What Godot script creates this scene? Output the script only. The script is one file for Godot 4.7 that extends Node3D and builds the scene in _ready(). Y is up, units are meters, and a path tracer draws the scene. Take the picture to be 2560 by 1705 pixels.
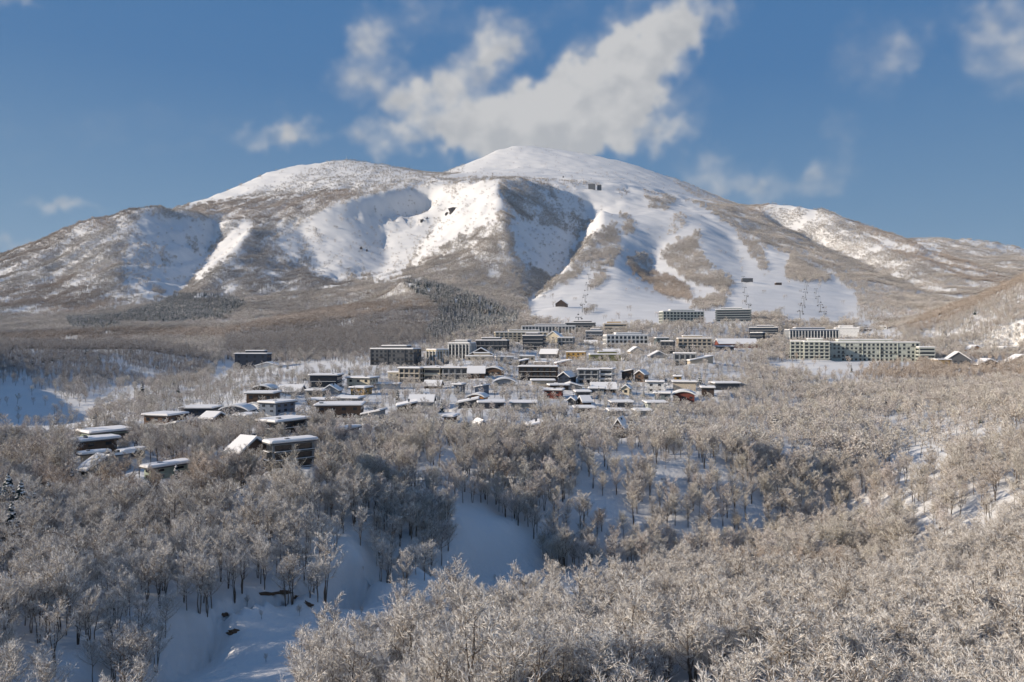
extends Node3D
# A snowy resort village below wooded ski mountains, late winter afternoon, sun low on the left.

const F := 1762.0            # lens: pixels per unit tangent on a 2560 x 1705 picture (72 degrees across)
const CX := 1280.0
const HY := 852.5
const EYE := Vector3(0, 120, 0)
# ---- ground sheet: squares that grow with the distance from a point 150 m behind the lookout
const APEX := 150.0
const RMIN := 80.0
const DA := 0.006
const NX := 401
const NR := 861
var hts := PackedFloat32Array()      # heights of the ground sheet
var fix_h := PackedFloat32Array()
var fix_w := PackedFloat32Array()
const SX := 401
const SR := 861
var n_big := FastNoiseLite.new()
var n_mid := FastNoiseLite.new()
var n_fine := FastNoiseLite.new()
var taken := {}

func at(u: float, v: float, d: float) -> Vector3:       # a surveyed point: bearing, height angle and distance from the lookout
	return Vector3((u - CX) / F * d, EYE.y + (HY - v) / F * d, -d)

func seen_from_lookout(p: Vector3) -> Vector2:          # the bearing and height angle of a point, in the same units
	var d := -p.z
	return Vector2(CX + F * p.x / d, HY - F * (p.y - EYE.y) / d)

func _ready() -> void:
	# ------------------------------------------------ camera, sky, sun, exposure
	var cam := Camera3D.new()
	cam.name = "camera"
	cam.fov = rad_to_deg(2.0 * atan(852.5 / F))
	cam.near = 1.0
	cam.far = 20000.0
	cam.position = EYE
	add_child(cam)
	cam.current = true
	var env := Environment.new()
	env.background_mode = Environment.BG_SKY
	env.sky = Sky.new()
	var pan := PanoramaSkyMaterial.new()
	pan.panorama = sky_picture(2048)
	env.sky.sky_material = pan
	env.background_energy_multiplier = 1.0
	env.tonemap_mode = Environment.TONE_MAPPER_LINEAR
	env.tonemap_exposure = 1.34
	env.fog_enabled = true          # thin winter haze: far slopes pale a little
	env.fog_density = 0.00003
	env.fog_light_color = Color(0.8, 0.87, 0.95)
	env.sdfgi_enabled = true
	env.ssao_enabled = true
	env.ssil_enabled = true
	var we := WorldEnvironment.new()
	we.name = "environment"
	we.environment = env
	add_child(we)
	var sun := DirectionalLight3D.new()
	sun.name = "sun"
	sun.light_energy = SUN_ENERGY
	sun.light_color = SUN_COLOR
	sun.light_angular_distance = 0.5
	sun.shadow_enabled = true
	var az := deg_to_rad(SUN_AZ)          # bearing of the sun, from straight ahead towards the left
	var el := deg_to_rad(SUN_EL)
	var to_sun := Vector3(-sin(az) * cos(el), sin(el), -cos(az) * cos(el))
	sun.look_at_from_position(Vector3.ZERO, -to_sun, Vector3.UP)
	add_child(sun)
	# ------------------------------------------------ the land
	for k in 3:
		var n: FastNoiseLite = [n_big, n_mid, n_fine][k]
		n.seed = 11 + k * 7
		n.noise_type = FastNoiseLite.TYPE_SIMPLEX
		n.fractal_octaves = [4, 4, 3][k]
		n.frequency = [1.0 / 420.0, 1.0 / 70.0, 1.0 / 14.0][k]
	build_land()
	build_ground()
	if WITH_TREES:
		build_forest()
	if WITH_TOWN:
		build_town()
		build_details()

const SUN_ENERGY := 1.55
const SUN_COLOR := Color(1.0, 0.94, 0.86)
const SUN_AZ := 101.0
const SUN_EL := 21.0

# ================================================================ sky
# clouds: bearing, height angle, half width, half height, tilt in degrees, thickness
const CLOUDS := [
	[1220, 298, 205, 80, 4, 1.3], [1400, 288, 215, 92, -18, 1.35], [1520, 190, 215, 98, -38, 1.35], [1655, 85, 180, 58, -33, 1.05],
	[1500, 338, 190, 48, 0, 0.8], [1330, 325, 270, 62, 0, 0.7], [1240, 112, 92, 70, -35, 1.0], [1125, 190, 140, 42, -30, 0.75], [935, 200, 95, 62, 10, 0.95],
	[1010, 55, 130, 55, -12, 0.6], [915, 95, 45, 45, 0, 0.5], [1655, 260, 110, 110, -30, 0.5], [1760, 60, 90, 40, -30, 0.45],
	[950, 345, 78, 40, 18, 0.95], [705, 340, 110, 24, -6, 0.8], [740, 312, 30, 26, -40, 0.4], [168, 518, 90, 15, 4, 0.95], [10, 612, 110, 22, 2, 0.8],
	[205, 560, 40, 9, 0, 0.6], [2190, 140, 90, 85, 30, 0.55], [2290, 125, 60, 45, -30, 0.42], [2540, 110, 120, 100, -35, 0.95],
	[2105, 318, 48, 38, 0, 0.5], [2080, 432, 75, 42, -35, 0.62], [1810, 455, 120, 55, 10, 0.78], [1960, 468, 110, 40, 0, 0.4],
	[2430, 25, 130, 50, -20, 0.35], [40, 6, 60, 14, 8, 0.7], [1450, 20, 140, 30, -10, 0.25], [300, 330, 420, 50, -3, 0.16],
]

func sky_picture(w: int) -> ImageTexture:
	var h := w / 2
	var im := Image.create(w, h, false, Image.FORMAT_RGBF)
	var puff := FastNoiseLite.new()
	puff.seed = 5
	puff.noise_type = FastNoiseLite.TYPE_SIMPLEX
	puff.fractal_octaves = 5
	puff.fractal_gain = 0.55
	puff.frequency = 1.0 / 120.0
	var wide := FastNoiseLite.new()
	wide.seed = 77
	wide.fractal_octaves = 5
	wide.frequency = 1.0
	var boxes: Array[Rect2] = []
	for c in CLOUDS:
		var r := maxf(c[2], c[3]) * 1.9
		boxes.append(Rect2(c[0] - r, c[1] - r, 2 * r, 2 * r))
	var top := Color(0.026, 0.104, 0.266)
	var mid := Color(0.034, 0.122, 0.277)
	var low := Color(0.140, 0.258, 0.358)
	var half := h / 2 + 2
	for j in half:
		var el := PI * (0.5 - (j + 0.5) / h)
		var te := tan(minf(el, 1.5))
		for i in w:
			var az := TAU * (i + 0.5) / w
			if az > PI:
				az -= TAU
			var s := sin(maxf(el, 0.0))
			var c := low.lerp(mid, clampf(pow(s / 0.34, 0.75), 0, 1)) if s < 0.34 else mid.lerp(top, clampf((s - 0.34) / 0.5, 0, 1))
			# paler air towards the sun's side, low down
			var side := clampf(0.5 - 0.5 * sin(az - 0.35), 0, 1) * exp(-s * 3.2) if absf(az) < 3.2 else 0.0
			c = c.lerp(Color(0.25, 0.345, 0.445), 0.55 * side * side)
			var thick := 0.0
			var tone := 0.0
			var u := 0.0
			var v := 0.0
			if absf(az) < 1.05 and el < 0.75 and el > -0.05:
				u = CX + F * tan(az)
				v = HY - F * te / cos(az)
				var wob := Vector2(puff.get_noise_2d(u + 900, v), puff.get_noise_2d(u, v - 700)) * 34.0
				var p := Vector2(u, v) + wob
				for k in CLOUDS.size():
					if boxes[k].has_point(p):
						var cl: Array = CLOUDS[k]
						var q := (p - Vector2(cl[0], cl[1])).rotated(-deg_to_rad(cl[4])) / (Vector2(cl[2], cl[3]) * 1.15)
						var e := 1.0 - q.length_squared() * 0.62
						if e > 0.0:
							thick += e * cl[5]
							tone += e * cl[5] * q.y
				if thick > 0.0:
					var f := puff.get_noise_2d(u * 0.8, v * 1.1) * 0.7 + puff.get_noise_2d(u * 2.6 + 300, v * 3.2) * 0.14
					thick = smoothstep(-0.05, 1.6, thick * 0.95 + f * (0.25 + 0.35 * thick))
					thick = thick * (0.35 + 0.65 * thick)
			elif el > 0.0:
				var d := Vector3(sin(az) * cos(el), sin(el), -cos(az) * cos(el))
				var q := Vector3(d.x, 0.0, d.z) / (d.y + 0.18) * 1.1
				thick = smoothstep(0.10, 0.55, wide.get_noise_3d(q.x, q.z, 3.0)) * 0.75 * smoothstep(1.05, 1.35, absf(az) + maxf(0.0, el - 0.5))
			if thick > 0.0:
				var body := Color(0.47, 0.463, 0.455).lerp(Color(0.36, 0.363, 0.37), clampf(tone * 0.45 + 0.15 + thick * 0.2 + puff.get_noise_2d(u * 0.9 + 2000.0, v * 1.2) * 0.9 if absf(az) < 1.05 else 0.4, 0, 1))
				c = c.lerp(body, clampf(thick, 0, 0.93))
			im.set_pixel(i, j, c)
	for j in range(half, h):
		for i in range(0, w, 1):
			im.set_pixel(i, j, Color(0.36, 0.37, 0.40))
	return ImageTexture.create_from_image(im)

# ================================================================ land
# Surveyed lines of the land: height of what grows on the line, then bearing, height angle and distance of each point.
const LINES := [
	# --- the summit cone
	[0, 1105,433,4900, 1150,415,4980, 1200,393,5080, 1250,372,5160, 1290,363,5200, 1340,365,5240, 1420,376,5240, 1500,390,5200, 1600,413,5100, 1700,452,5000, 1800,495,4900, 1860,514,4800],
	[0, 1240,425,4650, 1330,418,4600, 1420,430,4450, 1520,440,4300, 1620,462,4250],
	[0, 1000,640,7500, 1300,560,7500, 1700,600,7500],
	# --- the shoulder above the bowl
	[0, 440,520,3500, 455,518,3700, 500,502,3850, 560,480,4000, 620,452,4100, 680,427,4200, 760,410,4300, 830,401,4340, 870,399,4350, 950,410,4300, 1040,427,4200, 1110,443,4100],
	[0, 980,470,4600, 1060,462,4600, 1110,452,4650],
	[0, 620,492,3700, 760,455,3800, 860,440,3850, 980,436,3800],
	[6, 620,497,3500, 700,490,3420, 800,470,3450, 880,455,3520, 960,452,3580, 1040,448,3600],
	[0, 300,640,6000, 800,560,6000, 1000,560,6200],
	# --- crest of the left hill and the rim of the bowl
	[6, -500,760,2400, -250,712,2500, 0,640,2600, 100,600,2680, 200,555,2750, 300,522,2830, 380,510,2900, 450,521,3000, 560,542,3000, 680,560,2960, 740,552,2950, 800,524,3000, 870,497,3080, 940,482,3170, 1000,468,3270, 1060,460,3320, 1110,455,3310, 1150,455,3220, 1180,453,3120, 1240,446,3000, 1300,442,3100],
	[0, -400,760,3600, 0,720,3700, 300,640,3500],
	# --- plateau lip above the pistes
	[3, 1300,442,3150, 1400,466,3300, 1480,469,3400, 1560,458,3600, 1650,483,3700, 1720,500,3700, 1790,516,3700, 1850,514,3650],
	[0, 1330,450,3500, 1480,452,3700, 1560,447,4000, 1680,478,4200, 1780,508,4200],
	# --- left hill: rib, gully, rib
	[3, 360,524,2850, 325,580,2620, 300,640,2380, 292,700,2120, 300,750,1950],
	[0, 150,640,2480, 130,700,2250, 120,760,1950],
	[3, 60,690,2300, 20,740,2050],
	[0, 545,562,3060, 530,610,2900, 508,660,2640, 470,710,2360, 430,748,2080],
	[3, 628,568,2800, 590,620,2560, 545,670,2330, 500,715,2130, 470,745,1980],
	[3, 690,600,2740, 690,650,2560, 690,700,2290],
	[0, 760,585,2900, 790,645,2650, 800,692,2440],
	# --- bowl below the headwall
	[0, 850,548,2970, 920,540,3070, 1000,545,3190, 1070,550,3290],
	[0, 840,600,2840, 885,645,2690, 895,692,2490, 880,715,2250],
	[0, 955,600,2990, 965,650,2800, 955,692,2530],
	# --- left flank of the middle ridge, its crest, its right flank
	[0, 1135,505,3120, 1092,560,3050, 1052,610,2880, 1027,655,2660, 1000,692,2300],
	[0, 1245,450,2900, 1250,500,2640, 1254,545,2410, 1262,600,2160, 1278,650,1960, 1290,700,1760, 1302,750,1520],
	[0, 1180,560,2640, 1150,640,2280],
	[0, 1475,520,3220, 1455,570,2990, 1440,620,2720, 1425,680,2330, 1370,730,1850, 1318,770,1500],
	[0, 1360,560,2780, 1370,640,2380],
	# --- piste hill
	[0, 1500,520,2900, 1505,560,2640, 1470,600,2340, 1440,640,2100, 1400,685,1830, 1350,733,1560, 1312,780,1310],
	[0, 1600,545,2850, 1560,600,2420, 1545,650,2060, 1550,700,1720, 1545,745,1400, 1520,785,1130],
	[0, 1700,535,2950, 1670,580,2700, 1635,640,2400, 1615,690,2080, 1650,725,1720, 1720,765,1360],
	[0, 1760,560,2850, 1745,600,2520, 1770,650,2150, 1805,700,1780, 1800,745,1430, 1780,785,1120],
	[0, 1840,545,3150, 1830,600,2750, 1850,650,2350, 1870,700,1850, 1860,745,1430, 1860,785,1100],
	[0, 1900,600,2780, 1950,650,2350, 1990,700,1900, 1990,745,1500, 2000,790,1130],
	[0, 2040,650,2450, 2090,690,2120, 2110,730,1750, 2110,780,1300],
	# --- ridge right of the pistes, gully behind it, right mountain
	[5, 1855,518,3500, 1905,548,3280, 2000,602,2880, 2100,652,2480, 2200,690,2180, 2300,738,1880, 2380,764,1680, 2450,780,1550],
	[0, 1925,556,3420, 1975,575,3330, 2060,618,3120, 2150,660,2820, 2250,705,2420, 2350,748,2030],
	[5, 1850,514,3650, 1920,505,3500, 2050,520,3380, 2150,552,3180, 2210,573,3030, 2270,599,2880, 2340,632,2680, 2400,660,2500, 2480,690,2330, 2540,704,2230, 2700,740,2000],
	[0, 2050,570,3220, 2150,612,2950, 2260,660,2600, 2350,700,2300],
	[0, 2250,640,4000, 2400,690,3300, 2500,712,2900],
	[5, 2220,610,4500, 2270,597,4500, 2400,593,4500, 2480,602,4420, 2560,622,4300, 2750,660,4000, 3000,680,4000],
	[0, 2350,650,3900, 2460,655,3700, 2560,655,3500],
	[0, 1950,620,6200, 2400,700,6500, 2700,720,6000],
	# --- near hill at the right edge
	[7, 2255,815,1020, 2330,795,1000, 2400,770,970, 2480,730,935, 2560,680,900, 2700,600,880, 2900,520,900],
	[0, 2500,800,1500, 2700,760,1500],
	[7, 2330,850,760, 2450,820,720, 2560,780,690, 2700,740,680],
	# --- foot of the mountains
	[6, -300,850,1500, 0,800,1650, 150,790,1720, 330,765,1850, 450,748,1950, 620,742,2020, 750,732,2050, 900,716,2050, 1005,690,2050],
	[5, 2120,790,1220, 2200,800,1150, 2280,815,1120],
	[0, 1330,805,1080, 1500,800,1020, 1700,800,1000, 1870,800,1000, 2080,805,1000],
	# --- wooded knolls left of the village
	[8, 1000,692,1520, 1050,702,1470, 1110,722,1400, 1180,740,1320, 1240,764,1240, 1290,786,1170],
	[8, 1180,790,1150, 1280,806,1080],
	[8, 1000,740,1450, 880,758,1480, 780,775,1420, 700,790,1360, 600,805,1300, 480,815,1250],
	[0, 780,790,1520, 900,772,1600],
	[9, 1110,762,1120, 1050,757,1100, 980,762,1060, 900,780,1020, 820,802,980, 720,826,930, 620,842,880, 520,850,840],
	[8, 1240,800,1080, 1180,800,1000, 1110,815,900],
	[0, 1000,790,1230, 880,800,1200],
	[0, 1200,850,800, 1130,868,720, 1060,876,700, 950,884,690, 860,892,660, 760,898,660],
	[8, -300,815,1150, 0,822,1150, 160,828,1080, 300,838,1020, 420,842,960, 520,848,900],
	[2, 190,834,1000, 300,826,1080],
	[9, -700,720,330, -420,760,390, -200,815,440, -60,845,500, 0,850,520, 120,850,545, 240,846,575, 340,846,605, 430,860,605, 500,880,590, 545,905,565],  # left end, out of view, is added height that shades the valley
	[0, 0,880,900, 200,878,900, 400,878,850],
	# --- shaded valley left
	[0, -300,1010,400, 0,965,420, 100,968,435, 200,962,455, 300,962,485, 380,965,505, 460,955,520, 560,930,560],
	[0, -300,1090,340, 0,1050,365, 100,1068,370, 180,1080,365, 235,1025,400],
	[0, 0,1105,285, 110,1118,285, 190,1120,285],
	# --- village spur
	[6, 228,1075,292, 235,1030,312, 270,1012,330, 340,992,365, 450,972,410, 540,950,440, 620,926,480, 720,905,520, 800,895,560],
	[6, 120,1130,228, 200,1118,240, 290,1085,262, 400,1065,280],
	# --- left hillside down to the stream
	[8, -300,1120,210, 0,1140,205, 100,1165,195, 250,1205,182, 420,1210,178],
	[8, 420,1180,200, 560,1160,205, 700,1190,190, 800,1130,225, 900,1100,240, 1000,1070,262, 1100,1060,270],
	[7, -300,1400,122, 0,1400,123, 150,1420,120, 320,1440,119, 500,1420,124, 650,1400,130, 760,1330,148],
	[0, -200,1690,96, 0,1690,98, 150,1640,104, 290,1600,112, 420,1560,120, 560,1500,129, 650,1475,135, 760,1480,136, 800,1420,146, 850,1370,156, 930,1290,176],
	[0, 1060,1105,255, 1095,1150,236, 1115,1210,212, 1140,1290,192],
	[0, 900,1370,160, 960,1470,150, 1030,1440,156, 1050,1330,176],
	# --- stream bed
	[0, 300,1760,108, 420,1705,116, 560,1660,127, 700,1630,136, 850,1560,150, 1000,1510,164, 1100,1480,176, 1220,1460,184, 1350,1430,193, 1450,1420,199, 1600,1410,208, 1750,1405,214, 1900,1400,219, 2020,1360,228, 2080,1310,238, 2110,1230,254],
	[0, 1120,1400,178, 1200,1345,190, 1280,1290,204],
	# --- slope below the village, right of the middle
	[8, 1150,1060,256, 1250,1065,252, 1400,1070,250, 1560,1085,248, 1700,1090,252, 1850,1085,262, 2000,1075,275, 2120,1070,290, 2220,1080,300],
	[7, 1250,1230,211, 1400,1240,213, 1550,1250,215, 1700,1260,217, 1850,1260,221, 1980,1240,231],
	[6, 1320,1370,188, 1500,1365,197, 1650,1370,205],
	# --- right hillside
	[8, 2110,1290,225, 2150,1220,238, 2200,1150,250, 2260,1080,285, 2330,1040,310],
	[7, 2150,1350,205, 2260,1280,202, 2400,1220,198, 2560,1160,195, 2800,1100,200],
	[7, 2330,1120,255, 2450,1060,270, 2560,1010,280, 2800,950,300],
	[7, 2100,1400,185, 2300,1420,155, 2560,1380,150, 2800,1350,150],
	# --- near rise, lower right
	[14, 760,1660,79, 900,1610,82, 1050,1545,86, 1200,1520,90, 1330,1480,97, 1450,1470,102, 1600,1410,112, 1750,1400,118, 1900,1400,124, 2020,1400,130],
	[10, 600,1990,58, 900,1850,62, 1200,1720,66, 1500,1640,72, 1800,1560,82, 2100,1500,98, 2350,1480,110, 2560,1460,115, 2800,1440,120],
	[0, 1100,1735,72, 1500,1715,74],
	[0, 200,2700,45, 1300,2400,46, 2300,2200,48],
	# --- village ground
	[7, 300,1110,238, 420,1100,240, 520,1090,245],
	[5, 480,1030,330, 600,1040,310, 720,1050,300, 850,1050,300, 1000,1040,310],
	[6, 1000,1000,345, 1150,1010,345, 1300,1010,350, 1450,1015,345, 1600,1010,360, 1800,1000,385, 2000,1000,390, 2200,990,400, 2400,970,410, 2700,930,420],
	[6, 1750,930,480, 1830,940,480, 1950,950,470, 2100,960,460, 2300,950,460, 2560,930,480],
	[0, 1900,930,560, 1960,926,560, 2060,922,560, 2130,928,540],
	[5, 1650,870,620, 1750,870,640, 1850,876,620],
	[0, 1600,815,880, 1700,815,880, 1850,812,900, 1560,835,780],
	[0, 2350,905,600, 2450,910,590, 2560,900,610, 2800,880,620],
]
const FAR := [[-14000, 200], [-9500, 300]]

func pin(p: Vector3, radius := 0.0) -> void:
	var rr := APEX - p.z
	var fx := (p.x / rr / (DA)) + (SX - 1) * 0.5
	var fr := log(rr / RMIN) / (DA)
	var k := int(ceil(radius / rr / (DA)))
	for j in range(int(round(fr)) - k, int(round(fr)) + k + 1):
		for i in range(int(round(fx)) - k, int(round(fx)) + k + 1):
			if i >= 0 and j >= 0 and i < SX and j < SR:
				fix_h[j * SX + i] += p.y
				fix_w[j * SX + i] += 1.0

func build_land() -> void:
	fix_h.resize(SX * SR)
	fix_w.resize(SX * SR)
	for line in LINES:
		var n: int = (line.size() - 1) / 3
		for k in n - 1:
			var a := at(line[1 + k * 3], line[2 + k * 3], line[3 + k * 3])
			var b := at(line[4 + k * 3], line[5 + k * 3], line[6 + k * 3])
			a.y -= line[0]
			b.y -= line[0]
			var steps := int(ceil(a.distance_to(b) / ((APEX - a.z + APEX - b.z) * 0.5 * DA * 1.4))) + 1
			for s in steps + 1:
				pin(a.lerp(b, float(s) / steps))
	for b in TOWN:
		var w := house_place(b)
		pin(w.origin, 0.42 * maxf(w.basis.x.x, w.basis.z.z))
	for i in SX:
		for f in FAR:
			var jj := int(round(log((APEX - f[0]) / RMIN) / (DA)))
			if jj < SR:
				fix_h[jj * SX + i] += f[1]
				fix_w[jj * SX + i] += 1.0
	for i in SX * SR:
		if fix_w[i] > 0.0:
			fix_h[i] /= fix_w[i]
			fix_w[i] = 1.0
	# relax from coarse to fine
	var h := PackedFloat32Array()
	var pw := 0
	var ph := 0
	var first := true
	for level in [32, 16, 8, 4, 2, 1]:
		var w := int(ceil(SX / float(level)))
		var r := int(ceil(SR / float(level)))
		var th := PackedFloat32Array()
		var tw := PackedFloat32Array()
		th.resize(w * r)
		tw.resize(w * r)
		if level == 1:
			th = fix_h
			tw = fix_w
		else:
			for j in SR:
				for i in SX:
					if fix_w[j * SX + i] > 0.0:
						var c: int = (j / level) * w + i / level
						th[c] += fix_h[j * SX + i]
						tw[c] += 1.0
			for c in w * r:
				if tw[c] > 0.0:
					th[c] /= tw[c]
		if first:
			h.resize(w * r)
			h.fill(100.0)
			first = false
		else:
			var im := Image.create_from_data(pw, ph, false, Image.FORMAT_RF, h.to_byte_array())
			im.resize(w, r, Image.INTERPOLATE_BILINEAR)
			h = im.get_data().to_float32_array()
		for c in w * r:
			if tw[c] > 0.0:
				h[c] = th[c]
		var its: int = {32: 150, 16: 100, 8: 60, 4: 36, 2: 22, 1: 14}[level]
		for it in its:
			for j in r:
				var up := (j + 1 if j < r - 1 else j) * w
				var dn := (j - 1 if j > 0 else j) * w
				var o := j * w
				for i in w:
					if tw[o + i] > 0.0:
						continue
					var l := i - 1 if i > 0 else 1
					var q := i + 1 if i < w - 1 else w - 2
					var m := (h[o + l] + h[o + q] + h[up + i] + h[dn + i]) * 0.25
					h[o + i] += (m - h[o + i]) * 1.35
		pw = w
		ph = r
	# a little smoothing takes the peaks off single points
	for it in 1:
		var g := h.duplicate()
		for j in range(1, SR - 1):
			for i in range(1, SX - 1):
				var o := j * SX + i
				var m := (g[o - 1] + g[o + 1] + g[o - SX] + g[o + SX]) * 0.25
				h[o] = lerpf(g[o], m, 0.5)
	hts = h
	# relief: gullies and hummocks, larger on the mountains, none under houses
	var head := at(990, 520, 3080)
	var bowl := at(930, 600, 2950)
	var pistes := at(1690, 660, 2150)
	for j in NR:
		var rr := RMIN * exp(j * DA)
		var d := rr - APEX
		var far := smoothstep(1000.0, 2600.0, d)
		for i in NX:
			var x := (i - (NX - 1) * 0.5) * DA * rr
			var z := APEX - rr
			var o := j * NX + i
			var a := 0.0
			if far > 0.0:
				var calm := clampf(1.6 - 1.6 * Vector2((x - bowl.x) / 420.0, (z - bowl.z) / 520.0).length(), 0.0, 1.0)
				calm = maxf(calm, clampf(2.2 - 2.0 * Vector2((x - pistes.x - 0.08 * (pistes.z - z)) / 560.0, (z - pistes.z) / 1250.0).length(), 0.0, 1.0))
				a += far * n_fine.get_noise_2d(x * 0.35, z * 0.2) * 2.6 * (1.0 if x < 350.0 else 0.4)
				a += far * (1.0 - 0.85 * calm) * ((0.25 - absf(n_big.get_noise_2d(x * 1.25, z * 0.8))) * 24.0 + (0.25 - absf(n_mid.get_noise_2d(x, z * 0.4))) * 10.0) * (1.0 - 0.65 * smoothstep(850.0, 1050.0, hts[o]))
				var e := Vector2((x - head.x) / 240.0, (hts[o] - 640.0) / 75.0).length_squared() + absf(z - head.z) / 500.0
				if e < 1.0:      # snow flutes on the headwall
					a += (1.0 - e) * 17.0 * (absf(n_mid.get_noise_2d(x * 1.5 + 40.0, z * 0.12)) * 2.0 - 0.5)
			if d < 900.0:
				var q := (1.0 - smoothstep(500.0, 900.0, d)) * smoothstep(40.0, 90.0, d)
				a += q * (n_mid.get_noise_2d(x, z) * 0.5 + n_fine.get_noise_2d(x, z) * 0.3)
			hts[o] += a

func ground(x: float, z: float) -> float:
	var rr := maxf(APEX - z, RMIN)
	var fx := clampf(x / rr / DA + (NX - 1) * 0.5, 0.0, NX - 1.001)
	var fr := clampf(log(rr / RMIN) / DA, 0.0, NR - 1.001)
	var i := int(fx)
	var j := int(fr)
	var tx := fx - i
	var tr := fr - j
	var o := j * NX + i
	return lerpf(lerpf(hts[o], hts[o + 1], tx), lerpf(hts[o + NX], hts[o + NX + 1], tx), tr)

func steep(x: float, z: float) -> Vector3:               # the ground's normal
	var e := maxf(1.0, (APEX - z) * 0.006)
	return Vector3(ground(x - e, z) - ground(x + e, z), 2.0 * e, ground(x, z - e) - ground(x, z + e)).normalized()

func sight(u: float, v: float, d0 := 30.0, d1 := 8000.0) -> Vector3:    # where a line of sight first meets the ground
	var d := d0
	var last := d0
	while d < d1:
		var p := at(u, v, d)
		if ground(p.x, p.z) > p.y:
			for k in 12:
				var m := (last + d) * 0.5
				var q := at(u, v, m)
				if ground(q.x, q.z) > q.y:
					d = m
				else:
					last = m
			return at(u, v, d)
		last = d
		d *= 1.01
	return Vector3.ZERO

func build_ground() -> void:
	var vs := PackedVector3Array()
	var ns := PackedVector3Array()
	var cs := PackedColorArray()
	vs.resize(NX * NR)
	ns.resize(NX * NR)
	cs.resize(NX * NR)
	for j in NR:
		var rr := RMIN * exp(j * DA)
		for i in NX:
			vs[j * NX + i] = Vector3((i - (NX - 1) * 0.5) * DA * rr, hts[j * NX + i], APEX - rr)
	for j in NR:
		for i in NX:
			var o := j * NX + i
			var n := (vs[o + (1 if i < NX - 1 else 0)] - vs[o - (1 if i > 0 else 0)]).cross(vs[o + (NX if j < NR - 1 else 0)] - vs[o - (NX if j > 0 else 0)])
			ns[o] = n.normalized() if n.y > 0.0 else -n.normalized()
			var p := vs[o]
			var t := 0.68 + 0.05 * n_mid.get_noise_2d(p.x, p.z)
			cs[o] = Color(t, t * 0.995, t * 0.985)
	var idx := PackedInt32Array()
	idx.resize((NX - 1) * (NR - 1) * 6)
	var k := 0
	for j in NR - 1:
		for i in NX - 1:
			var o := j * NX + i
			idx[k] = o
			idx[k + 1] = o + NX
			idx[k + 2] = o + 1
			idx[k + 3] = o + 1
			idx[k + 4] = o + NX
			idx[k + 5] = o + NX + 1
			k += 6
	var arr := []
	arr.resize(Mesh.ARRAY_MAX)
	arr[Mesh.ARRAY_VERTEX] = vs
	arr[Mesh.ARRAY_NORMAL] = ns
	arr[Mesh.ARRAY_COLOR] = cs
	arr[Mesh.ARRAY_INDEX] = idx
	var me := ArrayMesh.new()
	me.add_surface_from_arrays(Mesh.PRIMITIVE_TRIANGLES, arr)
	var m := StandardMaterial3D.new()
	m.resource_name = "snow"
	m.vertex_color_use_as_albedo = true
	m.roughness = 0.75
	m.metallic_specular = 0.3
	var wind := FastNoiseLite.new()        # wind ripples and soft lumps on the snow
	wind.seed = 8
	wind.frequency = 0.012
	wind.fractal_octaves = 5
	var ripples := NoiseTexture2D.new()
	ripples.width = 512
	ripples.height = 512
	ripples.seamless = true
	ripples.noise = wind
	m.heightmap_enabled = true
	m.heightmap_texture = ripples
	m.heightmap_scale = 22.0
	m.uv1_triplanar = true
	m.uv1_world_triplanar = true
	m.uv1_scale = Vector3(0.06, 0.06, 0.06)
	var o := MeshInstance3D.new()
	o.name = "terrain"
	o.mesh = me
	o.material_override = m
	o.set_meta("kind", "structure")
	o.set_meta("label", "snow covered land from the gully in front up to the ski mountains")
	add_child(o)
	print("ground done ", Time.get_ticks_msec())

# ================================================================ trees
const WITH_TREES := true
const BARK := Color(0.125, 0.102, 0.084)
const TWIG := Color(0.31, 0.245, 0.185)
const RIME := Color(0.90, 0.887, 0.858)

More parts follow.
